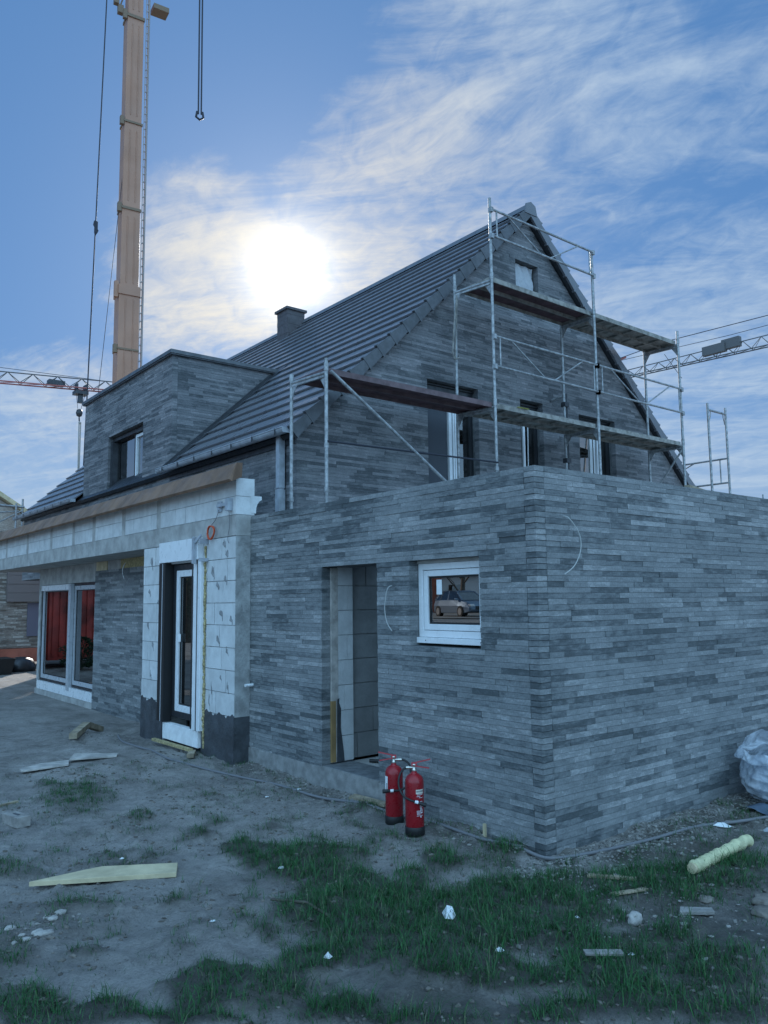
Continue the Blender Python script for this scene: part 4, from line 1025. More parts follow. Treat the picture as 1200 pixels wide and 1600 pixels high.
MB().tube([(13.50, 53.45, 14.75), (13.53, 53.4, 9)], .045, 5).tube([(13.62, 53.45, 14.75), (13.60, 53.4, 9)], .045, 5).lathe((13.55, 53.45, 14.7), [(0, .1), (.12, 0), (0, -.1)], 8).build('sling', mat('pale_sling', (.30, .29, .27), .7), tro)
MB().box(11.4, 12.5, 53.6, 54.2, 17.28, 17.62).build('winch', M_dmet, tc)
MB().box(15.6, 16.0, 52.5, 52.9, 17.0, 17.7).build('jib_tip', M_cranew, tc)

t2 = thing('tower_crane', (53.5, -8, 0), 'distant tower crane whose slanting lattice jib runs behind the gable from the right', 'tower crane')
truss((47.6, 37, 18.85), (50.1, 17.2, 18.95), .45, .85, .5, 16, t2, M_cranew, M_cranew, r_=.04)
truss((50.1, 17.2, 18.95), (53.5, -8, 19.0), .85, .95, .9, 16, t2, M_cranew, M_cranew, 'jib', r_=.05)
mast(53.5, -8, 0, 24, 1.4, t2, M_cranew)
MB().box(48.95, 49.35, 23.9, 25.6, 19.2, 19.85).box(49.1, 49.5, 22.9, 24.2, 19.35, 20.05).build('winch_housing', M_cranew, t2)
MB().tube([(53.5, -8, 24), (50.08, 21.2, 21.25), (47.5, 27.5, 20.55), (48.0, 32.7, 20.4)], .03, 5).tube([(51.5, 12, 20.9), (49.8, 24, 20.5), (48.0, 32.7, 20.3)], .022, 5).tube([(48.6, 28.4, 20.0), (48.8, 27.2, 17.9)], .02, 4).build('tie_rope', M_cable, t2)
MB().bar((47.9, 32.9, 19.0), (48.0, 32.7, 20.7), .12, .12).bar((48.0, 32.7, 20.3), (48.1, 31.4, 20.45), .1, .16).bar((48.0, 32.7, 20.0), (47.9, 32.2, 20.2), .1, .1).build('jib_head', M_craner, t2)

# ------------------------------------------------------------------ neighbouring house, far left
nb = thing('neighbour_house', (-2, 26, 0), 'neighbouring house of pale speckled brick seen under the canopy at the far left', 'house')
NXR, NY = 3.0, 22.4
bricks('Y', NY, -1, -1.2, NXR, .45, 4.0, .062, (.20, .40), [], jit=.004, seed=71, back=.3, gap=(.008, .008)).build('wall', [M_klb, M_mortl], nb)
MB().box(-1.2, NXR+.03, NY-.04, NY+.28, .02, .44).build('base_band', M_brick, nb)
MB().box(NXR-.28, NXR, NY+.31, 32, 0, 4.0).box(-1.2, NXR-.29, 31.8, 32, 0, 3.99).box(-1.2, -.9, NY+.31, 31.79, 0, 4.0).prism([(-1.2, NY+.02, 4.0), (NXR, NY+.02, 4.0), (.9, NY+.02, 5.35)], (0, .25, 0)).build('rear_walls', M_klb, nb)
MB().prism([(NXR+.35, NY-.3, 3.80), (.9, NY-.3, 5.37), (.9, NY-.3, 5.52), (NXR+.35, NY-.3, 3.95)], (0, 10.2, 0)).prism([(-1.55, NY-.3, 3.80), (.9, NY-.3, 5.37), (.9, NY-.3, 5.52), (-1.55, NY-.3, 3.95)], (0, 10.2, 0)).build('roof', M_pine, nb)
sd2 = MB()
for i in range(4): sd2.box(1.75, NXR+.02, NY-.16+.01*(i % 2), NY-.004, 1.86+i*.27, 1.86+i*.27+.262)
sd2.build('cladding_panel', mat('brown_cladding', (.20, .165, .16), .7), nb)
MB().box(2.38, NXR-.05, NY-.03, NY-.004, .80, 1.82).build('shuttered_window', mat('mauve_shutter', (.16, .15, .20), .6), nb)
ns = thing('scaffold', (1, 21.8, 0), 'distant scaffold rail at the roof edge of the neighbouring house, far left', 'scaffold')
for x, yy in ((1.95, 21.7), (1.65, 21.2), (-1, 21.7), (-1, 21.2)): MB().tube([(x, yy, 3.72), (x, yy, 4.95 if x > 1.8 else 4.75)], .03, 6).build('standard', M_galv, ns)
MB().tube([(1.95, 21.7, 4.70), (-1, 21.7, 4.75)], .035, 6).tube([(1.9, 21.3, 4.66), (-1, 21.2, 4.72)], .035, 6).tube([(1.8, 21.5, 4.55), (-.2, 21.5, 4.3)], .025, 6).tube([(1.95, 21.7, 4.6), (.8, 21.7, 3.9)], .022, 6).build('guard_rail', M_galv, ns)
for (x, y, s_, lab) in ((.75, 20.4, .62, 'black rubble tub beside the neighbouring house'), (1.85, 20.9, .42, 'dark filled sack lying by the neighbouring house')):
    tb = MB(); 
    if s_ > .5: tb.prism([(x-s_, y-.5, -.15), (x+s_, y-.5, -.15), (x+s_*1.15, y-.55, .30), (x-s_*1.15, y-.55, .30)], (0, 1.0, 0))
    else: tb.lathe((x, y, -.15), [(0, .0), (s_, .02), (s_*1.05, .15), (s_*.8, .35), (s_*.3, .42), (0, .43)], 14)
    tag(tb.build('rubble_tub' if s_ > .5 else 'filled_sack', M_black if s_ > .5 else M_dmet), lab, 'tub' if s_ > .5 else 'sack')

ct = thing('red_container', (-3.1, 22, 0), 'red steel site container with ribbed walls, mirrored in the terrace sliding window', 'container')
cb_ = MB(); cb_.box(-4.8, -1.35, 21.0, 23.3, .12, 2.65)
for i in range(17): cb_.box(-4.75+i*.2, -4.65+i*.2, 20.965, 20.999, .25, 2.5)
for i in range(11): cb_.box(-1.349, -1.315, 21.1+i*.2, 21.2+i*.2, .25, 2.5)
cb_.build('body', mat('container_red', (.32, .035, .025), .5, noise=(1.1, .75)), ct)
MB().box(-4.7, -4.2, 20.93, 20.964, .3, 2.3).build('door', mat('container_orange', (.60, .13, .03), .5), ct)
# ------------------------------------------------------------------ what the windows mirror: street side behind the camera
def simple_house(name, c, yaw, L_, W_, he, hr_, wallm, roofm, label):
    t = thing(name, (c[0], c[1], c[2]), label, 'house')
    ux = Vector((math.cos(yaw), math.sin(yaw), 0)); uy = Vector((-ux.y, ux.x, 0)); c = Vector(c); Z_ = Vector((0, 0, 1))
    b_ = MB(); b_.prism([c-ux*L_/2-uy*W_/2-Z_, c-ux*L_/2+uy*W_/2-Z_, c-ux*L_/2+uy*W_/2+Z_*he, c-ux*L_/2+Z_*hr_, c-ux*L_/2-uy*W_/2+Z_*he], ux*L_); wl = b_.build('wall', wallm, t)
    r_ = MB()
    for s_ in (-1, 1):
        sl_ = (hr_-he)/(W_/2); e = c-ux*(L_/2+.3)+uy*s_*(W_/2+.4)+Z_*(he-.4*sl_+.02); tp_ = c-ux*(L_/2+.3)+Z_*(hr_+.02)
        r_.prism([e, tp_, tp_+Z_*.2, e+Z_*.2], ux*(L_+.6))
    r_.build('roof', roofm, t)
    for s_ in (-1, 1):
        for k in range(4):
            for zz in (1.0, 3.4):
                if zz+1.2 > he: continue
                p_ = c+ux*(-L_/2+L_*(k+.5)/4)+uy*s_*(W_/2+.01)+Z_*(zz+.6); MB().obox(p_, ux*.55, uy*.03, Z_*.6).build('window', M_glassd, t)
    for s_ in (-1, 1):
        for k in (-1, 1): 
            p_ = c+ux*s_*(L_/2+.01)+uy*k*W_*.22+Z_*1.7; MB().obox(p_, uy*.5, ux*.03, Z_*.6).build('window', M_glassd, t)
    return t
simple_house('brick_house', (-36.5, 50, .8), R(50), 13, 9, 3.6, 8.5, M_brick, mat('brown_tiles', (.12, .06, .05), .7), 'red brick house across the street, mirrored at the left of the small annex window')
simple_house('white_house', (-44, 45.5, .8), R(40), 11, 8, 3.4, 8.2, M_render, M_tile, 'white rendered gabled house across the street, mirrored in the small annex window')
simple_house('brick_house', (-53, 33, .8), R(20), 12, 9, 3.6, 8.0, M_brick, M_tile, 'red brick house across the street, mirrored at the right of the small annex window')
simple_house('brick_house', (-20, 58, -.2), R(20), 15, 9, 5.2, 9.5, M_brick, M_tile, 'tall red brick house mirrored in the terrace sliding window')
rd = MB(); rd.add([(-70, -60, .83), (-24, -60, .83), (-24, 90, .83), (-70, 90, .83)], [(0, 1, 2, 3)])
tag(rd.build('street', mat('pale_paving', (.20, .185, .165), .9, noise=(.5, .2))), kind='structure')
lt = thing('evergreen_tree', (-11.5, 30, 0), 'dark evergreen tree beyond the plot, mirrored in the tall narrow window', 'tree')
MB().tube([(-11.5, 30, -.3), (-11.5, 30, 3), (-11.4, 30.1, 7)], [.22, .17, .06], 8).build('trunk', M_bark, lt)
lf = MB(); q = random.Random(6)
for i in range(5200):
    h_ = q.random()**.8; a = q.uniform(0, 6.28); r_ = (1-h_)**.8*2.4*(q.random()**.45)*(.75+.25*math.sin(a*3+h_*20)); p = Vector((-11.5+r_*math.cos(a), 30+r_*math.sin(a), .4+h_*7.4-.12*r_))
    d = Vector((math.cos(a), math.sin(a), q.uniform(-.6, .2))).normalized()*.16; s_ = Vector((q.uniform(-1, 1), q.uniform(-1, 1), q.uniform(-1, 1))).normalized()*.05
    lf.add([p-s_, p+s_, p+d], [(0, 1, 2)])
M_leaf = mat('evergreen_leaf', (.03, .06, .03), .7, island=.5); lf.build('crown', M_leaf, lt)
for bx0, by0, hh, lab in ((-3.75, 19.7, 2.5, 'tall dark evergreen bush before the red container, mirrored in the sliding window'), (-2.0, 19.9, .85, 'low green bush before the red container, mirrored in the sliding window')):
    bt = thing('evergreen_bush', (bx0, by0, -.1), lab, 'bush')
    MB().tube([(bx0, by0, -.2), (bx0+.05, by0, hh*.6)], [.05, .02], 6).build('stem', M_bark, bt)
    lf = MB()
    for i in range(1500):
        h_ = q.random(); a = q.uniform(0, 6.28); r_ = (.62 if hh > 1 else .7)*math.sin(math.pi*min(1, .12+h_*.85))*(q.random()**.4)*(.8+.3*math.sin(a*3+h_*9)); p = Vector((bx0+r_*math.cos(a), by0+r_*math.sin(a), -.05+h_*hh))
        d = Vector((math.cos(a), math.sin(a), q.uniform(-.2, .9))).normalized()*.10; s_ = Vector((q.uniform(-1, 1), q.uniform(-1, 1), q.uniform(-1, 1))).normalized()*.03
        lf.add([p-s_, p+s_, p+d], [(0, 1, 2)])
    lf.build('crown', M_leaf, bt)
# bare tree
tree = thing('bare_tree', (-35.5, 37.5, .8), 'bare leafless tree by the street, mirrored in the annex window', 'tree')
rt2 = random.Random(12); tk = MB(); tk.tube([(-35.5, 37.5, .7), (-35.4, 37.4, 2.2), (-35.6, 37.5, 3.6), (-35.5, 37.6, 5.5)], [.22, .18, .14, .08], 8); tk.build('trunk', M_bark, tree)
lm = MB()
def limb(p, d, L_, r_, dep):
    q = p+d*L_; lm.tube([p, (p+q)/2+Vector((rt2.uniform(-.1, .1), rt2.uniform(-.1, .1), .05))*L_, q], [r_, r_*.8, r_*.55], 5, cap=False)
    if dep:
        for _ in range(3): limb(q if _ else (p+q)/2, (d+Vector((rt2.uniform(-.8, .8), rt2.uniform(-.8, .8), rt2.uniform(-.1, .6)))).normalized(), L_*.68, r_*.5, dep-1)
for i in range(9): limb(Vector((-35.5, 37.5, 2.0+i*.4)), Vector((math.cos(i*2.4), math.sin(i*2.4), .9)).normalized(), 1.9, .07, 3)
lm.build('crown', M_bark, tree)
# car (street side)
carc = Vector((-27.9, 29.7, .80)); cf = Vector((.265, -.964, 0)).normalized(); cs = Vector((-cf.y, cf.x, 0)); cz = Vector((0, 0, 1))
car = thing('parked_car', carc, 'silver estate car parked on the street, mirrored in the small annex window', 'car')
def CP(l, s_, z): return carc+cf*l+cs*s_+cz*z
def loft(sections, name, m_, parent=car):
    """sections: list of (length, half width low, half width high, z low, z high)"""
    b_ = MB(); vs_ = []
    for l, wl_, wh_, z0_, z1_ in sections: vs_ += [CP(l, -wl_, z0_), CP(l, -wl_, (z0_*.45+z1_*.55)), CP(l, -wh_, z1_), CP(l, wh_, z1_), CP(l, wl_, (z0_*.45+z1_*.55)), CP(l, wl_, z0_)]
    n_ = len(sections); fs = [(i*6+k, i*6+(k+1) % 6, (i+1)*6+(k+1) % 6, (i+1)*6+k) for i in range(n_-1) for k in range(6)]+[tuple(range(6)), tuple(range((n_-1)*6, n_*6))]
    b_.add(vs_, fs); return b_.build(name, m_, parent, bevel=.04)
body = loft([(-2.15, .72, .66, .42, .85), (-2.05, .84, .74, .28, .95), (-1.4, .90, .80, .22, .98), (0, .91, .82, .22, .98), (.95, .90, .80, .22, .98), (1.75, .86, .72, .24, .86), (2.1, .76, .62, .32, .70), (2.18, .66, .55, .40, .60)], 'body', M_silver)
gh = MB(); secs_ = [(-2.02, .72, .66, .95), (-1.75, .74, .58, 1.42), (-.4, .76, .60, 1.50), (.45, .76, .58, 1.44), (1.2, .76, .70, .96)]
vs_ = []
low = [(-2.05, .75), (-1.4, .79), (-.3, .80), (.6, .80), (1.25, .74)]; hi_ = [(-1.75, .58), (-1.2, .60), (-.4, .61), (.3, .58), (.42, .56)]; hz = [1.40, 1.47, 1.49, 1.44, 1.42]
for (l, w_), (l2, w2_), z_ in zip(low, hi_, hz): vs_ += [CP(l, -w_, .96), CP(l2, -w2_, z_), CP(l2, w2_, z_), CP(l, w_, .96)]
fs = [(i*4+k, i*4+k+1, (i+1)*4+k+1, (i+1)*4+k) for i in range(4) for k in range(3)]+[(0, 1, 2, 3), (16, 17, 18, 19)]
gh.add(vs_, fs); gh.build('windows', M_glassd, car)
MB().prism([CP(l, w_+.01, z_+.012) for (l, w_), z_ in zip(hi_, hz)]+[CP(l, -w_-.01, z_+.012) for (l, w_), z_ in list(zip(hi_, hz))[::-1]], cz*.02).build('roof', M_silver, car)
pil = MB()
for s_ in (-1, 1):
    for i in (0, 1, 2, 4): pil.bar(CP(low[i][0], s_*(low[i][1]+.005), .95), CP(hi_[i][0], s_*(hi_[i][1]+.005), hz[i]), .07, .05)
pil.build('pillars', M_silver, car)
for l in (-1.35, 1.32):
    for s_ in (-1, 1):
        wh = MB(); wh.tube([CP(l, s_*.70, .32), CP(l, s_*.93, .32)], .32, 20); wo = wh.build('wheel', M_tyre, car)
        rm = MB(); rm.tube([CP(l, s_*.92, .32), CP(l, s_*.945, .32)], .20, 10); rm.build('rim', M_alu, wo)
for s_ in (-1, 1): MB().obox(CP(2.02, s_*.58, .66), cf*.14, cs*.15, cz*.07).build('headlight', M_lamp, car, bevel=.03)
for s_ in (-1, 1): MB().obox(CP(.95, s_*.95, 1.0), cf*.07, cs*.10, cz*.06).build('wing_mirror', M_silver, car, bevel=.03)
MB().obox(CP(2.17, 0, .52), cf*.03, cs*.40, cz*.10).build('grille', M_dark, car)

# ------------------------------------------------------------------ fire extinguishers
IR = Vector((.78, -.625, 0)); TC = Vector((-.625, -.78, 0))       # sideways and towards the open ground
def extinguisher(base, sgn, label, papers):
    B = Vector(base); t = thing('fire_extinguisher', base, label, 'fire extinguisher')
    r_ = .071
    MB().lathe(B, [(0, .0), (r_-.004, .0), (r_+.003, .006), (r_+.004, .062), (r_+.001, .066), (r_-.002, .066)], 32).build('foot_ring', M_black, t)
    MB().lathe(B, [(r_-.002, .064), (r_, .07), (r_, .385), (r_*.97, .405), (r_*.82, .428), (r_*.5, .446), (.022, .452), (.020, .465), (0, .466)], 36).build('cylinder', M_red, t)
    v = MB(); v.lathe(B+Vector((0, 0, .462)), [(0, 0), (.017, 0), (.017, .02), (.013, .022), (.013, .045), (.016, .048), (.016, .058), (0, .06)], 16)
    v.tube([B+Vector((0, 0, .492)), B+Vector((0, 0, .492))-IR*sgn*.045], .009, 10).build('valve', M_brass, t)
    lv = MB()
    for (z0_, z1_, L_) in ((.522, .553, .125), (.508, .487, .115)):
        lv.bar(B+IR*sgn*-.02+Vector((0, 0, z0_)), B+IR*sgn*L_+Vector((0, 0, z1_)), .022, .006)
    lv.obox(B+Vector((0, 0, .518)), IR*.02, TC*.011, Vector((0, 0, .012)))
    lv.build('lever', M_redd, t)
    side = -IR*sgn
    zv = Vector((0, 0, 1))
    def hp(a, z, k): return B+side*a+TC*k+zv*z
    if sgn < 0: pts = [hp(.045, .492, 0), hp(.085, .488, .01), hp(.125, .455, .03), hp(.135, .38, .05), hp(.11, .31, .075), hp(.05, .275, .085), hp(-.005, .272, .088)]
    else: pts = [hp(.045, .492, 0), hp(.085, .480, .012), hp(.115, .43, .03), hp(.118, .36, .05), hp(.085, .30, .075), hp(.04, .275, .088), hp(.0, .262, .092)]
    sm = []
    for i in range(len(pts)-1):
        p0, p1, p2, p3 = pts[max(i-1, 0)], pts[i], pts[i+1], pts[min(i+2, len(pts)-1)]
        for k in range(5):
            q = k/5; sm.append(.5*((2*p1)+(p2-p0)*q+(2*p0-5*p1+4*p2-p3)*q*q+(3*p1-p0-3*p2+p3)*q**3))
    sm.append(pts[-1]); ho = MB().tube(sm, .0085, 8).build('hose', M_black, t)
    MB().tube([hp(.036, .492, 0), hp(.062, .492, 0)], .0125, 10).build('hose_fitting', M_brass, ho)
    e = pts[-1]; dr_ = (pts[-1]-pts[-2]).normalized()
    MB().tube([e, e+dr_*.026], .0115, 10).build('hose_fitting', M_wht, ho)
    MB().tube([e+dr_*.026, e+dr_*.045, e+dr_*.085, e+dr_*.088], [.009, .014, .0165, .014], 12).build('nozzle', M_black, ho)
    a0 = math.atan2(TC.y, TC.x)
    def patch(m_, az0, az1, z0_, z1_, dr__=.0008):
        n_ = max(2, int(abs(az1-az0)/.12)+1); vs_ = []
        for i in range(n_+1):
            a = a0+az0+(az1-az0)*i/n_
            for z_ in (z0_, z1_): vs_.append(B+Vector((math.cos(a)*(r_+dr__), math.sin(a)*(r_+dr__), z_)))
        m_.add(vs_, [(2*i, 2*i+2, 2*i+3, 2*i+1) for i in range(n_)])
    lb_ = MB(); pr_ = MB(); rl = random.Random(4)
    if papers == 'side':
        patch(lb_, -1.45, -.80, .245, .372); patch(pr_, -1.0, -.86, .25, .32, .0016)
        lb_.build('service_label', M_wht, t); pr_.build('label_print', M_hose, t)
    else:
        patch(lb_, .12, 1.05, .310, .342); lb_.build('title_label', M_label, t)
        x = .17
        while x < 1.0: patch(pr_, x, x+.05, .323, .334, .0016); x += .075
        pk = MB()
        for z_, a, b_ in ((.302, .25, .95), (.290, .2, .6), (.280, .45, .95), (.262, .22, .34), (.252, .55, .9), (.150, .18, .95)): patch(pk, a, b_, z_, z_+.004)
        # the class pictograms and lines of instructions
        for z_ in (.225, .232, .239, .246): 
            x = .55
            while x < .95:
                w_ = rl.uniform(.03, .09); patch(pk, x, x+w_, z_-.012, z_-.0075); x += w_+.03
        for (a, z_) in ((.56, .212), (.72, .212), (.60, .200), (.78, .200)): patch(pk, a, a+.10, z_-.012, z_)
        patch(pk, .18, .95, .185, .189)
        for z_ in (.178, .170, .162): 
            x = .2 
            while x < .62: w_ = rl.uniform(.04, .12); patch(pk, x, x+w_, z_-.001, z_+.004); x += w_+.02
        patch(pk, .66, .92, .168, .180); patch(pk, .60, .74, .138, .148)
        pk.build('instruction_print', M_print, t); pr_.build('title_print', M_hose, t)
    return t
extinguisher((-.315, 1.285, float(ground_h(-.315, 1.285)[0])+.004), -1, 'rear red fire extinguisher with white side label, lever pointing left towards the doorway', 'side')
extinguisher((-.385, .955, float(ground_h(-.385, .955)[0])+.004), 1, 'front red fire extinguisher with instruction print, lever pointing right along the brick wall', 'front')

# ------------------------------------------------------------------ loose things on the ground
def gz(x, y, d=0.0): return float(ground_h(x, y)[0])+d
def slab(name, poly, th, m_, label, cat, z=None, tilt=0):
    z0_ = z if z is not None else max(gz(x, y) for x, y in poly)
    b_ = MB(); b_.prism([(x, y, z0_+.002+tilt*i) for i, (x, y) in enumerate(poly)], (0, 0, th))
    o = b_.build(name, m_, None, bevel=.002); return tag(o, label, cat)
slab('pointed_plank', [(-2.956, 1.678), (-2.175, 1.235), (-2.085, 1.415), (-2.50, 1.675), (-2.62, 1.68)], .030, M_pine, 'pale new wooden plank cut to a point, lying on bare earth at the lower left', 'plank')
slab('broken_board', [(-2.07, 5.33), (-1.58, 5.36), (-1.50, 5.60), (-1.80, 5.62), (-2.06, 5.46)], .018, M_board, 'thin pale broken board lying on the earth, left of its longer neighbour', 'board')
slab('broken_board', [(-1.52, 5.52), (-1.05, 5.36), (-.98, 5.50), (-1.22, 5.72), (-1.36, 5.86)], .018, M_board, 'thin pale broken board lying on the earth nearest the tall window', 'board')
tb = MB(); tb.bar((-1.02, 7.0, gz(-1.0, 7)+.05), (-.60, 7.75, gz(-.6, 7.7)+.10), .10, .07).bar((-.60, 7.75, gz(-.6, 7.7)+.10), (-.30, 8.05, gz(-.3, 8)+.11), .10, .07)
tag(tb.build('rough_timber', M_oldw), 'rough timber beam half buried beside the hollow at the pier', 'timber')
slab('wood_offcut', [(-.30, 5.06), (-.24, 5.02), (-.38, 4.78), (-.45, 4.82)], .04, M_oldw, 'short wood offcut lying below the tall window', 'wood', z=gz(-.35, 4.9)+.012)
slab('wood_offcut', [(-.06, 2.16), (-.03, 1.72), (-.09, 1.70), (-.17, 2.10)], .03, M_oldw, 'wood offcut lying against the wall foot left of the fire extinguishers', 'wood', z=gz(-.08, 1.9)+.01)
# grey stone block with a slot
sb = MB(); c0 = Vector((-2.635, 3.27, gz(-2.63, 3.27)+.035)); ux = Vector((.22, -.97, 0)).normalized(); uy = Vector((.97, .22, 0)).normalized()
sb.obox(c0, ux*.125, uy*.055, Vector((0, 0, .04))).obox(c0+Vector((0, 0, .0415)), ux*.04, uy*.012, Vector((0, 0, .002)), 1)
tag(sb.build('paving_block', [M_stone, M_bit], bevel=.008), 'small grey concrete block lying at the left edge of the plot', 'block')
sk = MB(); sk.bar((-2.75, 3.75, gz(-2.7, 3.8)+.03), (-2.45, 3.98, gz(-2.4, 4)+.02), .03, .02); tag(sk.build('stick', M_oldw), 'old stick lying behind the grey concrete block', 'stick')
sk = MB(); sk.tube([(-1.95, .42, gz(-1.95, .42)+.02), (-1.85, .2, gz(-1.85, .2)+.02), (-1.83, .02, gz(-1.83, .02)+.015)], .008, 6); tag(sk.build('stick', M_bark), 'thin dark stick lying at the edge of the turf in the foreground', 'stick')
# yellow foam-wrapped roll
def crumple(b_, amp, sc_, seed):
    q = random.Random(seed); ph = [q.uniform(0, 9) for _ in range(6)]
    b_.v = [(x+amp*math.sin(y*sc_+ph[0]+z*sc_*.7)*math.sin(z*sc_*1.3+ph[1]), y+amp*math.sin(x*sc_+ph[2])*math.cos(z*sc_*.9+ph[3]), z+amp*math.sin(x*sc_*.8+ph[4])*math.sin(y*sc_*1.1+ph[5])) for x, y, z in b_.v]
    return b_
yr = MB(); p0 = Vector((.29, -.93, gz(.29, -.93)+.05)); p1 = Vector((1.19, -.82, gz(1.19, -.82)+.06)); n_ = 40; rq = random.Random(3)
yr.tube([p0.lerp(p1, i/n_)+Vector((0, 0, .006*math.sin(i*.9))) for i in range(n_+1)], [.036+.005*math.sin(i*1.9)+rq.uniform(-.003, .003) for i in range(n_+1)], 18)
yo = yr.build('foam_roll', mat('pale_yellow_foam', (.62, .60, .36), .8, noise=(14, .15), bump=(26, 1.0))); tag(yo, 'crumpled pale yellow foam roll lying in the grass at the right', 'roll')
MB().tube([p0+(p0-p1).normalized()*.002, p0+(p0-p1).normalized()*.024], .031, 16).build('end_disc', M_pine, yo)
# builders' bag: a crumpled translucent sack with folded rim
def blob(c, sx, sy, sz, seed, amp, fr, sub=5, square=1.0):
    bm = bmesh.new(); bmesh.ops.create_icosphere(bm, subdivisions=sub, radius=1)
    from mathutils import noise as mn
    off = Vector((seed*7.1, seed*3.3, 0)); vs_ = []
    for v in bm.verts:
        p = v.co.copy(); p = Vector([math.copysign(abs(k)**square, k) for k in p])
        r1 = 1-abs(mn.noise(p*fr+off))*2; r2_ = 1-abs(mn.noise(p*fr*2.3+off*2))*2
        p *= 1+amp*(r1-.5)+amp*.4*(r2_-.5)
        vs_.append(Vector(c)+Vector((p.x*sx, p.y*sy, p.z*sz)))
    fs = [[q.index for q in f.verts] for f in bm.faces]; bm.free()
    b_ = MB(); b_.add(vs_, fs, 0, True); return b_
bgt = thing('rubble_bag', (2.9, -.45, 0), 'half-open translucent white plastic bag slumped against the long brick wall', 'bag')
def film(c, rx, ry, H, name, seed, lean=(0, 0), a0=0, a1=2*math.pi, open_top=True):
    """a thin film sack: pleated walls, sagging rim"""
    q = random.Random(seed); NU, NV = 190, 64; ph = [q.uniform(0, 6.28) for _ in range(10)]; b_ = MB(); vs_ = []
    for j in range(NV+1):
        v = j/NV
        for i in range(NU+1):
            u = a0+(a1-a0)*i/NU
            prof = (.80+.30*math.sin(math.pi*min(1, v*1.25))) if v < .8 else (1.10-.25*(v-.8)/.2)
            rid = lambda f_, p_: 1-2*abs(math.sin(f_*u/2+p_+1.3*math.sin(v*2.5+p_)))
            pl_ = .030*rid(5, ph[0])+.022*rid(9, ph[1])*v+.008*rid(17, ph[2]+v)+.012*rid(3+11*v, ph[3])+.03*math.sin(2*u+ph[4]+3*v)
            rad = prof+pl_*1.6
            hh = H*(v+(.16*math.sin(u+ph[5])+.07*math.sin(2*u+ph[6])+.03*rid(7, ph[7]))*v*v)
            hh += .02*math.sin(7*v+3*u)*(1-v)
            vs_.append((c[0]+rx*rad*math.cos(u)+lean[0]*v*v, c[1]+ry*rad*math.sin(u)+lean[1]*v*v, c[2]+max(0, hh)))
    b_.add(vs_, [(j*(NU+1)+i, j*(NU+1)+i+1, (j+1)*(NU+1)+i+1, (j+1)*(NU+1)+i) for j in range(NV) for i in range(NU)], 0, True)
    return b_
film((2.66, -.38, .02), .36, .28, .43, 'f', 3, lean=(-.05, .05)).build('bag_outer_film', M_bag, bgt)
film((2.66, -.38, .03), .29, .22, .40, 'f', 9, lean=(.03, -.02)).build('bag_inner_film', M_bag, bgt)
tpo = blob((2.86, -.66, .13), .50, .26, .24, 5, .14, 1.6).build('tarpaulin', M_tarp); tag(tpo, 'crumpled blue tarpaulin in front of the white plastic bag', 'tarpaulin')
sh = MB(); n_ = 24
for i in range(n_+1):
    for j in range(n_+1):
        u, v = i/n_, j/n_; x = 2.0+1.2*u+.10*v; y = -.30-.62*v-.10*u
        sh.v.append((x, y, gz(x, y)+.02+.018*math.sin(u*9+v*4)+.012*math.sin(v*13-u*5)))
sh.f = [(i*(n_+1)+j, (i+1)*(n_+1)+j, (i+1)*(n_+1)+j+1, i*(n_+1)+j+1) for i in range(n_) for j in range(n_)]; sh.mi = [0]*len(sh.f); sh.sm = [True]*len(sh.f)
so_ = sh.build('plastic_sheet', M_sheet); tag(so_, 'dark blue plastic sheet spread on the ground under the bag', 'sheet')
# ground conductor / hose along the walls
pth = [(-.20, 7.55), (-.45, 6.95), (-.62, 6.3), (-.55, 5.6), (-.62, 5.0), (-.52, 4.2), (-.40, 3.3), (-.30, 2.4), (-.16, 1.5), (-.12, .9), (-.10, .35), (-.07, -.10), (.25, -.16), (.9, -.26), (1.7, -.42), (2.6, -.75)]
pts = []
for i in range(len(pth)-1):
    for k in range(8):
        t = k/8; x = pth[i][0]*(1-t)+pth[i+1][0]*t; y = pth[i][1]*(1-t)+pth[i+1][1]*t; pts.append((x, y, gz(x, y)+.010))
# smooth
for _ in range(6): pts = [pts[0]]+[tuple((pts[i-1][k]+2*pts[i][k]+pts[i+1][k])/4 for k in range(3)) for i in range(1, len(pts)-1)]+[pts[-1]]
tag(MB().tube(pts, .013, 8).build('ground_hose', M_hose), 'long thin grey hose running along the foot of the walls', 'hose')
tag(MB().box(-.05, -.03, .55, .57, -.02, .09).build('survey_peg', M_pine), 'small wooden peg in the ground by the annex wall right of the extinguishers', 'peg')
# scraps of paper and plastic
def scrap(c, s_, seed, m_, label, name='paper_scrap', cat='litter', h_=.6):
    q = random.Random(seed); b_ = MB(); n_ = 7; z_ = gz(*c)+.03*0; vs_ = []
    top_ = (c[0]+q.uniform(-.2, .2)*s_, c[1]+q.uniform(-.2, .2)*s_, z_+s_*h_)
    for i in range(n_): a = 2*math.pi*i/n_; r_ = s_*q.uniform(.55, 1.1); vs_.append((c[0]+r_*math.cos(a), c[1]+r_*math.sin(a), z_+q.uniform(0, .25)*s_))
    vs2 = [(c[0]*.45+x*.55+.01*q.uniform(-1, 1)*s_, c[1]*.45+y*.55, z_+s_*h_*q.uniform(.45, .8)) for x, y, _z in vs_]
    b_.add(vs_+vs2+[top_], [(i, (i+1) % n_, (i+1) % n_+n_, i+n_) for i in range(n_)]+[(i+n_, (i+1) % n_+n_, 2*n_) for i in range(n_)]+[tuple(range(n_))[::-1]])
    o = b_.build(name, m_); return tag(o, label, cat)
scrap((-1.31, -.40), .050, 1, M_wht, 'crumpled white paper cone in the grass, largest scrap in the foreground', h_=1.2)
scrap((-2.12, -.40), .026, 2, M_wht, 'small white paper scrap low in the centre foreground grass', h_=1.0)
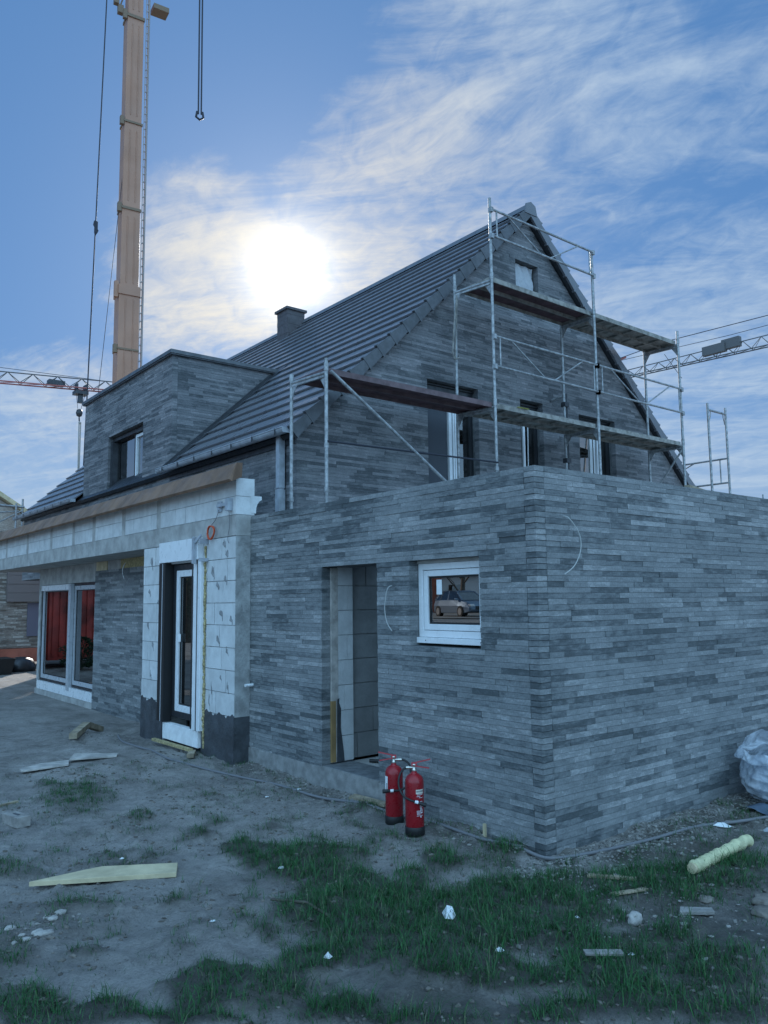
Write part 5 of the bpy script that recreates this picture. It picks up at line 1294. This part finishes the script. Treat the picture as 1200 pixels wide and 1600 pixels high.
scrap((-1.42, -.88), .030, 3, M_wht, 'torn white foil scrap beside a bare hollow in the grass', h_=.5)
scrap((-1.60, .88), .026, 4, M_wht, 'white scrap caught in the grass nearest the middle of the plot')
scrap((-.95, -1.32), .018, 5, M_wht, 'tiny white scrap low in the right foreground')
scrap((-.78, -.86), .018, 6, M_wht, 'tiny white scrap in the grass beside the pale stone')
scrap((-.30, 2.72), .035, 7, M_wht, 'pale scrap lying in front of the open doorway', h_=.25)
scrap((-.62, 2.75), .030, 8, M_wht, 'pale scrap on the path left of the doorway', h_=.3)
scrap((1.55, -.42), .085, 9, M_wht, 'crumpled white sheet scrap on the rubble in front of the dark blue sheet', h_=.35)
scrap((1.75, -.72), .075, 10, M_gpvc, 'flattened grey plastic scrap on the rubble by the brick wall', h_=.2)
scrap((-.10, -.62), .04, 11, M_board, 'curled cardboard scrap at the edge of the turf below the corner', h_=.5)
scrap((-2.30, 1.85), .02, 12, M_wht, 'tiny white scrap near the right tip of the pointed plank', h_=.6)
scrap((-2.35, .38), .02, 13, M_wht, 'tiny white flake on bare earth below the pointed plank', h_=.3)
slab('tile_shard', [(-1.62, -1.28), (-1.48, -1.40), (-1.44, -1.36), (-1.58, -1.24)], .012, M_gpvc, 'flat grey shard lying in the foreground grass', 'shard') if 0 else None
slab('flat_strip', [(-1.20, -1.24), (-1.06, -1.36), (-1.03, -1.32), (-1.17, -1.20)], .012, M_stone, 'pale flat strip lying in the foreground grass', 'strip', z=gz(-1.1, -1.3)+.02)
slab('wood_splinter', [(-.42, -.86), (-.20, -.93), (-.20, -.90), (-.42, -.82)], .012, M_oldw, 'pale wood splinter left of the pale stone', 'splinter')
slab('wood_splinter', [(-.28, -.55), (-.10, -.78), (-.07, -.76), (-.24, -.53)], .016, M_oldw, 'longer wood splinter below the brick corner', 'splinter')
slab('mortar_flake', [(-.35, -1.22), (-.2, -1.34), (-.16, -1.30), (-.28, -1.18)], .02, M_stone, 'flat mortar flake in the grass right of the pale stone', 'flake')
blob((-.62, -1.12, gz(-.62, -1.12)+.022), .040, .032, .034, 3, .25, .9, 3, .8).build('stone', M_stone); tag(col.objects[-1], 'rounded pale stone in the grass', 'stone')
rs2 = random.Random(21)
spots = [(-.05, -1.2, .05), (.25, -1.4, .09), (.02, -1.5, .07), (.45, -1.35, .06), (-.25, -1.75, .05), (.55, -1.55, .06)]
for i, (x, y, s_) in enumerate(spots):
    o = blob((x, y, gz(x, y)+s_*.12), s_, s_*.8, s_*.32, 30+i, .35, 1.1, 3, .85).build('stone', M_clod)
    tag(o, 'flat earthy lump of rubble in the bare patch at the right', 'stone', 'earthy lumps in the bare patch at the right')
for i in range(9):
    x = -3.12+rs2.uniform(-.16, .16); y = .95+rs2.uniform(-.16, .16); s_ = rs2.uniform(.014, .028)
    o = blob((x, y, gz(x, y)+s_*.3), s_*1.3, s_, s_*.6, 50+i, .3, 1.1, 2).build('stone', M_stone)
    tag(o, 'small grey chipping in the little pile at the left edge', 'stone', 'grey chippings piled at the left edge')
